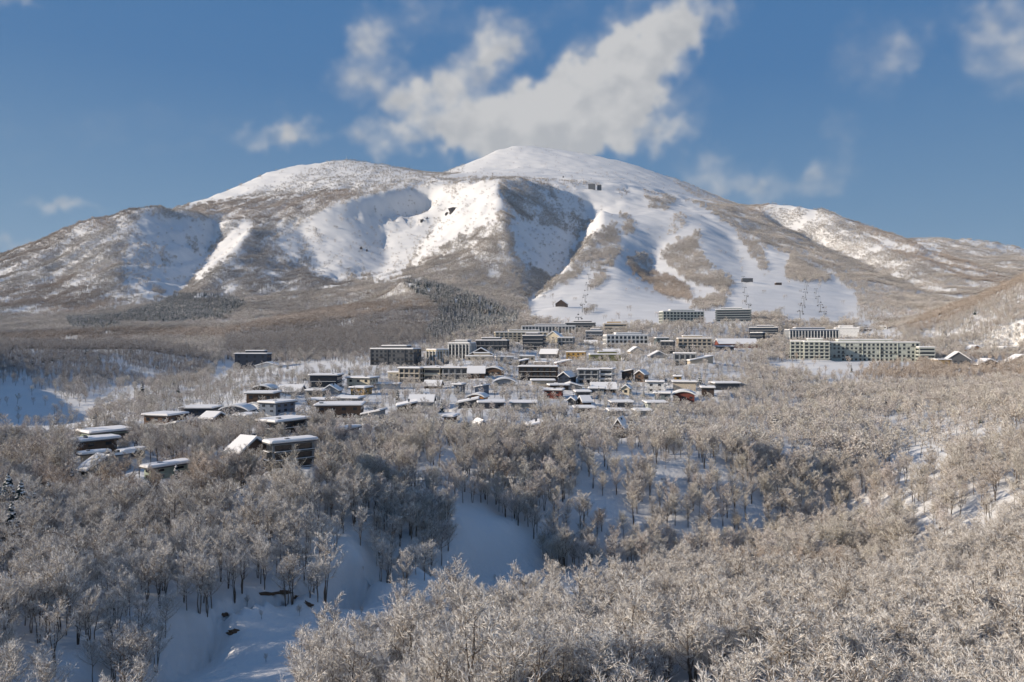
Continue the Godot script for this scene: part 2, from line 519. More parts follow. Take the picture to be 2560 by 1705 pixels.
class Shape:
	var v := PackedVector3Array()
	var n := PackedVector3Array()
	var c := PackedColorArray()
	func tri(a: Vector3, b: Vector3, d: Vector3, col: Color) -> void:
		v.append(a)
		v.append(b)
		v.append(d)
		var m := (d - a).cross(b - a).normalized()
		for k in 3:
			n.append(m)
			c.append(col)
	func quad(a: Vector3, b: Vector3, d: Vector3, e: Vector3, col: Color) -> void:
		tri(a, b, d, col)
		tri(a, d, e, col)
	func box(lo: Vector3, hi: Vector3, col := Color.WHITE) -> void:
		var p: Array[Vector3] = []
		for k in 8:
			p.append(Vector3(hi.x if k & 1 else lo.x, hi.y if k & 2 else lo.y, hi.z if k & 4 else lo.z))
		for f in [[4, 6, 7, 5], [1, 3, 2, 0], [0, 2, 6, 4], [5, 7, 3, 1], [2, 3, 7, 6], [1, 0, 4, 5]]:
			quad(p[f[0]], p[f[1]], p[f[2]], p[f[3]], col)
	# a tube that tapers from one point to the next
	func limb(a: Vector3, b: Vector3, ra: float, rb: float, sides: int, col: Color, top := Color(0, 0, 0, 0)) -> void:
		var d := (b - a).normalized()
		var x := d.cross(Vector3(0.3, 0.2, 0.9)).normalized()
		var y := d.cross(x)
		for k in sides:
			var t0 := TAU * k / sides
			var t1 := TAU * (k + 1) / sides
			var e0 := x * cos(t0) + y * sin(t0)
			var e1 := x * cos(t1) + y * sin(t1)
			var cc := top if top.a > 0.0 and (e0 + e1).y > 0.7 else col
			quad(a + e0 * ra, b + e0 * rb, b + e1 * rb, a + e1 * ra, cc)
	# a twig with snow lying on it: a ridged roof of snow over a dark blade
	func twig(p: Vector3, d: Vector3, w: float, snow: Color, wood: Color) -> void:
		var s := d.cross(Vector3.UP)
		s = s.normalized() if s.length_squared() > 0.0001 else Vector3.RIGHT
		var u := s.cross(d).normalized()
		var m := p + d * 0.55
		var mt := m + u * w * 0.55
		var ml := m - s * w * 0.5
		var mr := m + s * w * 0.5
		var e := p + d
		tri(p, mt, ml, snow)
		tri(p, mr, mt, snow)
		tri(e, ml, mt, snow)
		tri(e, mt, mr, snow)
		tri(p, m - u * w * 0.75, e, wood)
	func bare(p: Vector3, d: Vector3, w: float, wood: Color) -> void:
		var s := d.cross(Vector3(0.2, 0.9, 0.4)).normalized() * w * 0.5
		var u := s.cross(d).normalized() * w * 0.5
		tri(p - s, p + d, p + s, wood)
		tri(p - u, p + d, p + u, wood)
	func mesh() -> ArrayMesh:
		var arr := []
		arr.resize(Mesh.ARRAY_MAX)
		arr[Mesh.ARRAY_VERTEX] = v
		arr[Mesh.ARRAY_NORMAL] = n
		arr[Mesh.ARRAY_COLOR] = c
		var me := ArrayMesh.new()
		me.add_surface_from_arrays(Mesh.PRIMITIVE_TRIANGLES, arr)
		return me

func speckle(r: RandomNumberGenerator, c: Color, by: float) -> Color:
	var t := 1.0 + r.randf_range(-by, by)
	return Color(c.r * t, c.g * t, c.b * t)

# a bare broadleaf tree with snow on its branches. Returns stems, limbs and twigs as three shapes
func bare_tree(seed_: int, height: float, spread: float, limbs: int, branches: int, twigs: int, width: float, snowy: float, sides: int) -> Array:
	var r := RandomNumberGenerator.new()
	r.seed = seed_
	var stem := Shape.new()
	var wood := Shape.new()
	var crown := Shape.new()
	var bark := speckle(r, BARK.lerp(Color(0.3, 0.27, 0.24), r.randf() * 0.45), 0.2)
	var stems := 1 + int(r.randf() < 0.6) + int(r.randf() < 0.3)
	for s in stems:
		var lean := Vector3(r.randf_range(-1, 1), 0, r.randf_range(-1, 1)) * (0.10 if stems == 1 else 0.24)
		var h := height * r.randf_range(0.86, 1.0)
		var foot := lean * 0.3
		var pts: Array[Vector3] = [foot - Vector3(0, 1.2, 0)]
		for k in range(1, 7):
			var t := k / 6.0
			pts.append(foot + Vector3(0, h * t, 0) + lean * h * t * (0.5 + 0.3 * t) + Vector3(r.randf_range(-1, 1), 0, r.randf_range(-1, 1)) * 0.16)
		var r0 := 0.085 + 0.0045 * h
		for k in 6:
			var ra := r0 * pow(1.0 - k / 6.4, 0.9)
			var rb := r0 * pow(1.0 - (k + 1) / 6.4, 0.9)
			stem.limb(pts[k], pts[k + 1], ra, rb, sides, speckle(r, bark, 0.12))
		var here := maxi(3, int(round(float(limbs) / stems)))
		var turn := r.randf() * TAU
		for b in here:
			var t := 0.34 + 0.64 * (b + r.randf() * 0.8) / here
			var f := t * 6.0
			var k := mini(int(f), 5)
			var p := pts[k].lerp(pts[k + 1], f - k)
			turn += 2.4 + r.randf_range(-0.4, 0.4)
			var reach := spread * (1.25 - 0.85 * t) * r.randf_range(0.8, 1.15)
			var up := r.randf_range(0.55, 1.05) + 0.35 * t
			var d := Vector3(cos(turn), up, sin(turn)).normalized() * reach * 1.25
			var mid := p + d * 0.5 + Vector3(0, -0.08 * reach, 0)
			var tip := p + d + Vector3(0, 0.10 * reach, 0)
			var rl := 0.05 * (1.3 - t)
			wood.limb(p, mid, rl + 0.012, rl * 0.7 + 0.01, 3, speckle(r, bark, 0.2), RIME if r.randf() < snowy else Color(0, 0, 0, 0))
			wood.limb(mid, tip, rl * 0.7 + 0.01, 0.012, 3, speckle(r, bark, 0.2), RIME if r.randf() < snowy else Color(0, 0, 0, 0))
			for q in branches:
				var s2 := (q + 0.6 + r.randf() * 0.5) / branches
				var bp := p.lerp(mid, s2 * 2.0) if s2 < 0.5 else mid.lerp(tip, minf(1.0, s2 * 2.0 - 1.0))
				var side := d.cross(Vector3.UP).normalized() * (1.0 if q & 1 else -1.0)
				var bd := (d.normalized() * 0.55 + side * r.randf_range(0.4, 0.9) + Vector3(0, r.randf_range(0.0, 0.75), 0)).normalized() * reach * r.randf_range(0.35, 0.6)
				if branches > 1:
					crown.twig(bp, bd, width * 0.8, speckle(r, RIME, 0.08) if r.randf() < snowy else speckle(r, TWIG, 0.2), speckle(r, TWIG, 0.25))
				for w in twigs:
					var s3 := (w + 0.5 + r.randf() * 0.6) / twigs
					var tp := bp + bd * s3
					var td := (bd.normalized() * 0.6 + Vector3(r.randf_range(-1, 1), r.randf_range(-0.35, 0.95), r.randf_range(-1, 1))).normalized() * r.randf_range(0.4, 1.0) * spread * 0.34
					if r.randf() < snowy:
						crown.twig(tp, td, width * r.randf_range(0.7, 1.4), speckle(r, RIME, 0.08), speckle(r, TWIG, 0.3))
					else:
						crown.bare(tp, td, width * r.randf_range(0.45, 0.75), speckle(r, TWIG, 0.3))
	return [stem, wood, crown]

func joined(parts: Array) -> ArrayMesh:
	var s := Shape.new()
	for p: Shape in parts:
		s.v.append_array(p.v)
		s.n.append_array(p.n)
		s.c.append_array(p.c)
	return s.mesh()

const FIR := Color(0.032, 0.05, 0.056)
func conifer(seed_: int, height: float, spread: float, tiers: int, boughs: int, snowy: float) -> Array:
	var r := RandomNumberGenerator.new()
	r.seed = seed_
	var stem := Shape.new()
	var crown := Shape.new()
	stem.limb(Vector3(0, -1, 0), Vector3(0, height * 0.95, 0), 0.16, 0.03, 5, BARK)
	for k in tiers:
		var t := (k + 0.3) / tiers
		var y := height * (0.10 + 0.86 * t)
		var reach := spread * pow(1.0 - t, 0.85) + 0.18
		var turn := r.randf() * TAU
		for b in boughs:
			turn += TAU / boughs + r.randf_range(-0.25, 0.25)
			var d := Vector3(cos(turn), -0.42 + 0.5 * t, sin(turn)) * reach * r.randf_range(0.75, 1.15)
			var s := d.cross(Vector3.UP).normalized() * reach * 0.42
			var p := Vector3(0, y + r.randf_range(-0.28, 0.28), 0)
			var m := p + d * 0.62 + Vector3(0, 0.10, 0)
			var e := p + d + Vector3(0, -0.08 * reach, 0)
			var c := speckle(r, RIME, 0.06) if r.randf() < snowy else speckle(r, FIR, 0.4)
			crown.tri(p, m - s, m + Vector3(0, 0.16, 0), c)
			crown.tri(p, m + Vector3(0, 0.16, 0), m + s, c)
			crown.tri(e, m + Vector3(0, 0.16, 0), m - s, c)
			crown.tri(e, m + s, m + Vector3(0, 0.16, 0), c)
			var low := Vector3(0, -0.34 * reach - 0.1, 0)
			var g := speckle(r, FIR, 0.45)
			crown.tri(p + low * 0.4, m - s * 1.05 + low, e + low * 0.5, g)
			crown.tri(p + low * 0.4, e + low * 0.5, m + s * 1.05 + low, g)
			crown.tri(m - s, m - s * 1.05 + low, e, g)
			crown.tri(m + s, e, m + s * 1.05 + low, g)
	return [stem, crown]

# open ground seen from the lookout: share of trees left standing there, then the outline as bearing and height angle
const OPENINGS := [
	[0.03, 347,540, 540,554, 546,584, 520,638, 470,712, 430,748, 387,762, 345,742, 383,689, 394,620, 352,584],
	[0.25, 345,548, 392,600, 394,680, 360,745, 318,748, 308,680, 322,600],
	[0.03, 440,518, 500,488, 560,474, 600,460, 680,422, 760,402, 830,396, 800,418, 740,440, 660,470, 600,490, 500,512],
	[0.03, 600,562, 640,560, 600,625, 545,665, 500,700, 480,700, 540,620],
	[0.05, 775,548, 850,512, 960,482, 1095,472, 1130,500, 1080,560, 1030,650, 1005,690, 930,720, 880,690, 820,640, 800,590],
	[0.10, 690,600, 760,570, 800,600, 850,660, 880,700, 860,712, 780,690, 720,650],
	[0.04, 1160,462, 1240,446, 1256,520, 1235,560, 1150,590, 1060,650, 1020,682, 1060,600, 1110,530],
	[0.05, 1277,545, 1361,562, 1434,584, 1420,635, 1434,679, 1390,697, 1325,668, 1288,638],
	[0.004, 1438,470, 1480,462, 1560,452, 1660,482, 1760,516, 1800,545, 1880,606, 1960,632, 2075,680, 2140,735, 2155,812, 1700,815, 1480,818, 1330,806, 1308,752, 1380,722, 1440,700, 1480,640, 1440,640, 1420,620, 1480,556, 1460,510],
	[0.04, 1912,500, 2028,514, 2050,538, 2018,563, 1985,581, 1972,570, 2014,545, 2018,527, 1965,519],
	[0.10, 2160,800, 2260,812, 2330,800, 2200,820, 2120,835],
	[0.15, 2370,590, 2440,600, 2560,622, 2700,650, 2560,640, 2450,615, 2380,604],
	[0.25, 2275,600, 2345,606, 2350,640, 2320,635],
	[0.15, 1380,452, 1440,470, 1450,510, 1420,540, 1390,500],
	# the village, its lanes and yards
	[0.05, 1920,905, 1990,900, 2120,905, 2190,915, 2150,945, 2080,955, 1990,940, 1925,930],
	[0.15, 180,835, 290,822, 310,830, 200,842],
	[0.05, 590,905, 680,915, 760,905, 900,915, 940,925, 700,935, 600,925],
	[0.25, 1660,835, 1800,800, 1900,815, 1860,850, 1700,845],
	[0.12, 1970,850, 2240,820, 2260,850, 1990,860],
	[0.15, 2330,905, 2560,900, 2560,930, 2360,930],
	# stream side and the shaded valley on the left
	[0.0, 300,2100, 370,1760, 400,1690, 470,1600, 560,1530, 660,1490, 760,1545, 830,1490, 850,1400, 830,1340, 880,1340, 950,1480, 1060,1480, 1120,1400, 1130,1330, 1120,1260, 1230,1270, 1340,1360, 1360,1440, 1700,1420, 1900,1400, 1890,1440, 1360,1520, 1240,1540, 1180,1560, 1000,1590, 880,1660, 760,1705, 740,1760, 760,2100],
	[0.05, 1060,1095, 1120,1110, 1160,1190, 1110,1190],
	[0.10, -80,985, 60,960, 180,1000, 240,1020, 200,1090, 120,1110, -80,1080],
	[0.3, 215,962, 350,960, 385,985, 280,1012, 222,1015],
	[0.02, 560,900, 620,905, 560,945, 530,970, 520,950],
	[0.10, 175,1150, 270,1140, 330,1150, 350,1220, 250,1225, 200,1190],
	[0.15, 640,1165, 800,1160, 800,1190, 660,1200],
	[0.34, 560,935, 760,905, 920,880, 1150,850, 1300,825, 1660,790, 1900,800, 1900,870, 1850,960, 1700,1000, 1500,1040, 1000,1045, 620,1045],
	[0.55, 235,1000, 480,960, 560,935, 620,1045, 800,1100, 760,1180, 250,1200, 40,1150, 60,1110],
	[0.74, 1150,1120, 2050,1110, 2080,1280, 1950,1390, 1250,1400, 1150,1250],
	[0.6, 200,1380, 560,1340, 830,1320, 830,1480, 560,1530, 380,1680, 150,1700],
	[0.4, 2110,690, 2290,760, 2330,800, 2110,812],
	[0.35, 2250,1090, 2560,1060, 2560,1330, 2330,1400, 2240,1330],
]
# stands left inside the openings
const STANDS := [
	[1.0, 1485,584, 1536,554, 1551,605, 1551,635, 1518,678, 1478,678, 1434,653, 1419,649, 1441,616],
	[1.0, 1551,532, 1580,547, 1590,584, 1562,587],
	[1.0, 1747,581, 1758,592, 1744,611, 1773,662, 1824,698, 1831,720, 1813,735, 1773,720, 1722,705, 1690,676, 1652,650, 1655,625, 1700,600],
	[1.0, 1558,649, 1627,631, 1635,678, 1690,700, 1720,720, 1735,760, 1653,733, 1598,697],
	[0.9, 1835,545, 1864,541, 1890,585, 1904,632, 1926,669, 1904,676, 1875,632, 1846,589],
	[1.0, 1981,636, 2047,647, 2087,680, 2076,702, 2021,705, 1970,702, 1966,665],
	[1.0, 1478,697, 1518,690, 1507,711, 1470,730],
	[0.9, 1460,788, 1482,766, 1474,795],
	[1.0, 1747,753, 1820,731, 1810,767, 1722,778],
	[0.5, 1540,468, 1575,480, 1560,500], [0.9, 1600,470, 1690,492, 1670,528, 1630,520],
	[0.5, 1690,535, 1720,545, 1700,580, 1665,590],
	[0.8, 745,655, 760,610, 780,650, 770,690], [0.8, 905,670, 930,690, 935,720, 905,700], [0.9, 850,715, 900,720, 895,745, 850,740],
	[0.7, 385,610, 420,630, 440,650, 410,670], [0.6, 465,585, 500,600, 490,640, 470,620], [0.8, 385,715, 412,725, 405,750, 390,750],
	[0.9, 1885,795, 1950,790, 1960,812, 1880,815],
	[0.8, 960,1330, 1010,1340, 1030,1420, 980,1480, 930,1420], [0.6, 1150,1300, 1230,1340, 1260,1390, 1200,1330],
]
# where conifers stand instead
const FIRS := [
	[1000,700, 1060,705, 1180,742, 1300,790, 1290,820, 1200,835, 1080,860, 1060,840, 1100,800, 1090,760, 1040,740],
	[390,765, 440,738, 560,738, 620,765, 560,800, 420,815, 300,812, 300,790],
	[160,800, 300,795, 300,825, 180,830],
]
# browner, less snowed stands
const BROWN := [
	[700,800, 850,770, 1050,755, 1110,765, 1080,800, 900,850, 700,870, 450,850, 300,855, 0,870, 0,845, 300,830, 560,830],
	[440,515, 700,490, 860,470, 900,490, 760,540, 620,575, 540,548],
	[0,630, 200,550, 380,508, 380,525, 220,590, 100,660, 0,700], [0,730, 180,690, 320,760, 200,790, 0,770],
	[1900,505, 2020,530, 1990,550, 1860,530], [2080,520, 2300,600, 2560,720, 2400,700, 2200,620],
	[1400,1500, 1700,1420, 2000,1450, 2560,1500, 2560,1705, 1700,1705, 1500,1600],
	[100,1230, 300,1250, 450,1200, 560,1230, 500,1400, 300,1430, 120,1380],
	[1500,690, 1560,660, 1700,700, 1740,760, 1640,740],
	[1980,900, 2560,900, 2560,960, 2100,960], [2260,820, 2560,690, 2560,720, 2300,840],
]

# stands given less snow and a darker tint to paint in hillside shade
const SHADE_PAINTED := [
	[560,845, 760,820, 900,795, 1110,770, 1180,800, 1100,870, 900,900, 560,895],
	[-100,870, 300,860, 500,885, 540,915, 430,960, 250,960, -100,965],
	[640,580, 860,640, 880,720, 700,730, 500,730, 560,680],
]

class Patches:
	var polys: Array[PackedVector2Array] = []
	var boxes: Array[Rect2] = []
	var value := PackedFloat32Array()
	func _init(rows: Array, has_value: bool) -> void:
		for row in rows:
			var p := PackedVector2Array()
			var o := 1 if has_value else 0
			for k in range(o, row.size(), 2):
				p.append(Vector2(row[k], row[k + 1]))
			var b := Rect2(p[0], Vector2.ZERO)
			for q in p:
				b = b.expand(q)
			polys.append(p)
			boxes.append(b)
			value.append(row[0] if has_value else 1.0)
	func find(q: Vector2) -> float:
		for k in polys.size():
			if boxes[k].has_point(q) and Geometry2D.is_point_in_polygon(q, polys[k]):
				return value[k]
		return -1.0

var openings: Patches
var stands: Patches
var firs: Patches
var brown: Patches
var shade_painted_stands: Patches
var house_spots: Array = []        # centre and half size of every house, kept free of trees
var tree_skin: StandardMaterial3D

func share_at(q: Vector2) -> float:
	var s := stands.find(q)
	if s >= 0.0:
		return s
	var o := openings.find(q)
	return o if o >= 0.0 else 1.0

func forest(called: String, label: String, mesh: Mesh, where: Array, tint: Array) -> void:
	if where.is_empty():
		return
	var mm := MultiMesh.new()
	mm.transform_format = MultiMesh.TRANSFORM_3D
	mm.use_colors = true
	mm.mesh = mesh
	mm.instance_count = where.size()
	for i in where.size():
		mm.set_instance_transform(i, where[i])
		mm.set_instance_color(i, tint[i])
	var o := MultiMeshInstance3D.new()
	o.name = called
	o.multimesh = mm
	o.material_override = tree_skin
	o.set_meta("kind", "stuff")
	o.set_meta("label", label)
	add_child(o, true)

func build_forest() -> void:
	openings = Patches.new(OPENINGS, true)
	stands = Patches.new(STANDS, true)
	firs = Patches.new(FIRS, false)
	brown = Patches.new(BROWN, false)
	shade_painted_stands = Patches.new(SHADE_PAINTED, false)
	tree_skin = StandardMaterial3D.new()
	tree_skin.resource_name = "bark and snow"
	tree_skin.vertex_color_use_as_albedo = true
	tree_skin.roughness = 0.9
	tree_skin.metallic_specular = 0.1
	tree_skin.backlight_enabled = true
	tree_skin.backlight = Color(0.44, 0.43, 0.40)
	tree_skin.cull_mode = BaseMaterial3D.CULL_DISABLED
	for b in TOWN:
		var t := house_place(b)
		house_spots.append([Vector2(t.origin.x, t.origin.z), 0.5 * maxf(t.basis.x.x, t.basis.z.z) + 1.5])
	var r := RandomNumberGenerator.new()
	r.seed = 4
	# near: full trees
	var near_parts: Array = []
	var near_mesh: Array = []
	for k in 6:
		near_parts.append(bare_tree(100 + k, [10.5, 12.0, 9.0, 11.0, 8.0, 10.0][k], [3.1, 3.4, 3.3, 2.7, 3.0, 3.2][k], 16, 8, 10, 0.052, [0.84, 0.74, 0.9, 0.56, 0.6, 0.45][k], 5))
		near_mesh.append(joined(near_parts[k]))
		var st: Shape = near_parts[k][0]
		var li: Shape = near_parts[k][1]
		st.v.append_array(li.v)
		st.n.append_array(li.n)
		st.c.append_array(li.c)
	var mid_mesh: Array = []
	for k in 4:
		mid_mesh.append(joined(bare_tree(200 + k, [10.5, 9.0, 11.0, 8.5][k], 3.2, 12, 3, 6, 0.18, [0.92, 0.84, 0.6, 0.45][k], 3)))
	var far_mesh: Array = []
	for k in 4:
		var clump: Array = []
		for q in 3:
			for part: Shape in bare_tree(300 + k * 3 + q, [9.0, 8.0, 8.5, 7.5][k], 2.6, 6, 2, 3, 0.42, [0.8, 0.66, 0.48, 0.36][k], 3):
				for e in part.v.size():
					part.v[e] += Vector3(cos(q * 2.1), 0, sin(q * 2.1)) * 2.7
				clump.append(part)
		far_mesh.append(joined(clump))
	var fir_near: Array = [conifer(400, 12.0, 2.7, 19, 11, 0.6), conifer(401, 10.0, 2.5, 17, 11, 0.55)]
	var fir_far: Array = [joined(conifer(402, 11.0, 2.4, 8, 6, 0.8)), joined(conifer(403, 13.0, 2.4, 8, 6, 0.7))]
	var sets := {}
	var singles: Array = []
	var mix := FastNoiseLite.new()
	mix.seed = 21
	mix.frequency = 1.0 / 55.0
	mix.fractal_octaves = 3
	# walk the land in strips of growing tree spacing
	var z := 12.0
	while z > -5400.0:
		var d := maxf(-z, 20.0)
		var step := 2.7 if d < 270.0 else (3.1 if d < 900.0 else (6.0 if d < 1500.0 else 6.0 + (d - 1500.0) * 0.0004))
		var half := d * 0.80 + 45.0
		var x := -half + r.randf() * step
		while x < half:
			var px := x + r.randf_range(-0.45, 0.45) * step
			var pz := z + r.randf_range(-0.45, 0.45) * step
			var roll := r.randf()
			var spin := r.randf() * TAU
			var grow := r.randf_range(0.6, 1.0) + (0.35 if r.randf() < 0.18 else 0.15)
			x += step
			var dd := -pz
			if dd < 26.0:
				continue
			var g := ground(px, pz)
			var p := Vector3(px, g, pz)
			var q := seen_from_lookout(p)
			if q.y < 330.0:
				continue
			var wob := Vector2(mix.get_noise_2d(q.x * 3.0, q.y * 3.0), mix.get_noise_2d(q.x * 3.0 + 500.0, q.y * 3.0)) * (13.0 if dd > 900.0 else 12.0)
			var dens := share_at(q + wob)
			var m := mix.get_noise_2d(px, pz)
			if dd > 1700.0:
				# above the tree line only scrub; thin stands on the steep snow faces
				dens *= 1.0 - smoothstep(760.0, 900.0, g) * 0.75
				if dd > 3600.0 and px > -330.0 and px < 1100.0:
					dens *= 0.03
				dens *= clampf(0.72 + 0.9 * mix.get_noise_2d(px * 0.35, pz * 0.35) + 0.9 * mix.get_noise_2d(px * 1.1 + 70.0, pz * 0.16), 0.08, 1.0)
			else:
				dens *= clampf((0.74 if dd < 300.0 else 0.78) + 1.0 * m, 0.25, 1.0)
			if roll > dens:
				continue
			var blocked := false
			if dd < 1050.0 and dd > 150.0:
				for h in house_spots:
					if absf(px - h[0].x * pz / h[0].y) < h[1] and pz - h[0].y < h[1] + (9.0 + dd * 0.012 if dd > 260.0 else 4.0) * (0.4 + roll) and pz - h[0].y > -h[1]:
						blocked = true
						break
			if blocked:
				continue
			if dd > 280.0 and dd < 900.0:
				grow *= lerpf(0.54, 0.85, smoothstep(500.0, 900.0, dd)) if q.x < 1950.0 else 0.6
			elif dd <= 280.0:
				grow *= 0.8 if q.y > 1140.0 else 0.66
			var fir := firs.find(q) > 0.0
			var is_brown := brown.find(q) > 0.0
			var lean := Basis(Vector3.UP, spin).scaled(Vector3(grow, grow * r.randf_range(0.9, 1.1), grow))
			var tr := Transform3D(lean, p)
			var tone := r.randf_range(0.82, 1.06)
			if dd > 900.0:
				tone *= 1.0 + 0.35 * mix.get_noise_2d(px * 0.2 + 90.0, pz * 0.2)
			var tint := Color(tone, tone * r.randf_range(0.97, 1.0), tone * r.randf_range(0.94, 1.0))
			if is_brown:
				tint = Color(tone * 0.97, tone * 0.9, tone * 0.84)
			var key := ""
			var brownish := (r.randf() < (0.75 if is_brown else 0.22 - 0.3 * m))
			if dd > 400.0 and shade_painted_stands.find(q + wob) > 0.0:
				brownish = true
				tint = Color(tone * 0.86, tone * 0.86, tone * 0.88)  # darker grey tint stands in for shade on these slopes
			if (fir and r.randf() < 0.85 and dd > 260.0) or (dd > 300.0 and dd < 800.0 and r.randf() < 0.012):
				key = "f%d" % (r.randi() % 2)
				tr = Transform3D(lean.scaled(Vector3.ONE * 1.1), p)
			elif dd < 260.0:
				var k := (3 + r.randi() % 3) if brownish else (r.randi() % 3)
				if dd < 175.0 and singles.size() < 4000 and q.x > -40.0 and q.x < 2600.0 and q.y < 1990.0:
					singles.append([dd, k, tr, q])
					continue
				key = "n%d" % k
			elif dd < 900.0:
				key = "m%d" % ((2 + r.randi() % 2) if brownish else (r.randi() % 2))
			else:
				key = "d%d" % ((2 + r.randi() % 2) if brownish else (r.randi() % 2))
			if not sets.has(key):
				sets[key] = [[], []]
			sets[key][0].append(tr)
			sets[key][1].append(tint)
		z -= step
	# the nearest stand as things of their own, the rest of the near ones join the mass
	singles.sort_custom(func(a, b): return a[0] < b[0])
	for i in singles.size():
		var s: Array = singles[i]
		if i < 290:
			single_tree(near_parts[s[1]], s)
		else:
			var key := "n%d" % s[1]
			if not sets.has(key):
				sets[key] = [[], []]
			sets[key][0].append(s[2])
			sets[key][1].append(Color.WHITE)
	var what := {"n": ["near_forest", "bare broadleaf wood with snowy twigs around the gully"], "m": ["village_forest", "bare snow dusted wood around and behind the village houses"], "d": ["mountain_forest", "bare birch wood on the hills and mountain sides"], "f": ["conifer_forest", "dark snow laden conifer plantation on the knoll left of the pistes"]}
	for key in sets:
		var kk: int = int(key.substr(1))
		var me: Mesh = near_mesh[kk] if key[0] == "n" else (mid_mesh[kk] if key[0] == "m" else (far_mesh[kk] if key[0] == "d" else fir_far[kk]))
		forest(what[key[0]][0], what[key[0]][1], me, sets[key][0], sets[key][1])
	# conifers that stand alone near the lookout
	for f in [[20, 1330, 12.5], [52, 1345, 12.0], [-12, 1345, 13.0], [85, 1335, 11.0], [120, 1300, 9.0], [30, 1390, 10.5], [498, 1240, 9.5], [440, 1235, 7.5], [515, 1262, 8.0], [370, 1290, 9.0], [420, 1300, 8.0], [180, 1250, 8.0]]:
		var p := sight(f[0], f[1])
		if p == Vector3.ZERO:
			continue
		single_fir(fir_near[int(f[0]) % 2 if f[0] > 0 else 0], p, f[2] / 11.0, f[0])
	for i in 34:
		var u := r.randf_range(480.0, 1340.0)
		var v := r.randf_range(1300.0, 1680.0)
		var p := sight(u, v)
		if p == Vector3.ZERO or p.z < -240.0 or openings.find(Vector2(u, v)) != 0.0:
			continue
		var o := Node3D.new()
		o.name = "sapling"
		o.transform = Transform3D(Basis(Vector3.UP, r.randf() * TAU).scaled(Vector3.ONE * r.randf_range(0.09, 0.26)), p)
		var parts: Array = near_parts[3 + i % 3]
		for k in [0, 2]:
			var m := MeshInstance3D.new()
			m.name = ["trunk", "", "crown"][k]
			m.mesh = tree_part(parts[k])
			m.material_override = tree_skin
			o.add_child(m, true)
		o.set_meta("label", "thin sapling poking out of the blue shaded gully snow")
		o.set_meta("category", "sapling")
		o.set_meta("group", "saplings on the gully snow")
		add_child(o, true)
	var total := 0
	for key in sets:
		total += sets[key][0].size()
	print("trees ", total, " singles ", mini(290, singles.size()), " of ", singles.size(), "  ", Time.get_ticks_msec())

var tree_meshes := {}
func tree_part(s: Shape) -> ArrayMesh:
	if not tree_meshes.has(s):
		tree_meshes[s] = s.mesh()
	return tree_meshes[s]

func single_tree(parts: Array, s: Array) -> void:
	var o := Node3D.new()
	o.name = "bare_tree"
	o.transform = s[2]
	for k in [0, 2]:
		var m := MeshInstance3D.new()
		m.name = ["trunk", "limbs", "crown"][k]
		m.mesh = tree_part(parts[k])
		m.material_override = tree_skin
		o.add_child(m, true)
	add_child(o, true)
	var q: Vector2 = s[3]
	var where := "at the lower right corner"
	if q.x < 250.0:
		where = "at the lower left edge"
	elif q.x < 640.0:
		where = "on the slope above the stream"
	elif q.x < 1180.0:
		where = "beside the stream snow"
	elif q.x < 1550.0:
		where = "on the rise's left part"
	elif q.x < 1950.0:
		where = "on the rise's middle"
	elif q.x < 2300.0:
		where = "on the rise's right part"
	var row := "in the foremost rows" if s[0] < 66.0 else ("a few rows back" if s[0] < 80.0 else "in the rear rows")
	var grow: float = (s[2] as Transform3D).basis.x.length()
	var size := "small" if grow < 0.68 else ("middling" if grow < 0.84 else "large")
	var look: String = ["snow white", "snow flecked", "broad snow white", "slim grey brown", "low brown", "broad red brown"][s[1]]
	o.set_meta("label", "%s %s bare tree %s, %s" % [size, look, row, where])
	o.set_meta("category", "tree")
	o.set_meta("group", "bare trees " + where)

func single_fir(parts: Array, p: Vector3, grow: float, u: float) -> void:
	var o := Node3D.new()
	o.name = "conifer_tree"
	o.transform = Transform3D(Basis(Vector3.UP, u).scaled(Vector3.ONE * grow), p)
	for k in 2:
		var m := MeshInstance3D.new()
		m.name = ["trunk", "crown"][k]
		m.mesh = tree_part(parts[k])
		m.material_override = tree_skin
		o.add_child(m, true)
	add_child(o, true)
	o.set_meta("label", "dark snow laden conifer in the clump at the left edge of the wood" if u < 150.0 else "dark conifer with blue white snow standing below the white roofed houses")
	o.set_meta("category", "tree")
	o.set_meta("group", "conifers at the left edge" if u < 150.0 else "conifers below the white roofed houses")

# ================================================================ town
const WITH_TOWN := true
const PAINT := {
	"cream": Color(0.60, 0.53, 0.40), "beige": Color(0.48, 0.42, 0.34), "grey": Color(0.30, 0.31, 0.32), "charcoal": Color(0.10, 0.105, 0.115), "navy": Color(0.032, 0.042, 0.065),
	"brown": Color(0.13, 0.085, 0.06), "umber": Color(0.065, 0.048, 0.04), "red": Color(0.20, 0.065, 0.05), "ochre": Color(0.40, 0.25, 0.08), "teal": Color(0.16, 0.19, 0.20),
	"sage": Color(0.47, 0.49, 0.44), "white": Color(0.68, 0.68, 0.67), "slate": Color(0.15, 0.18, 0.23), "rust": Color(0.40, 0.19, 0.07), "olive": Color(0.20, 0.20, 0.10), "mint": Color(0.36, 0.42, 0.35),
}
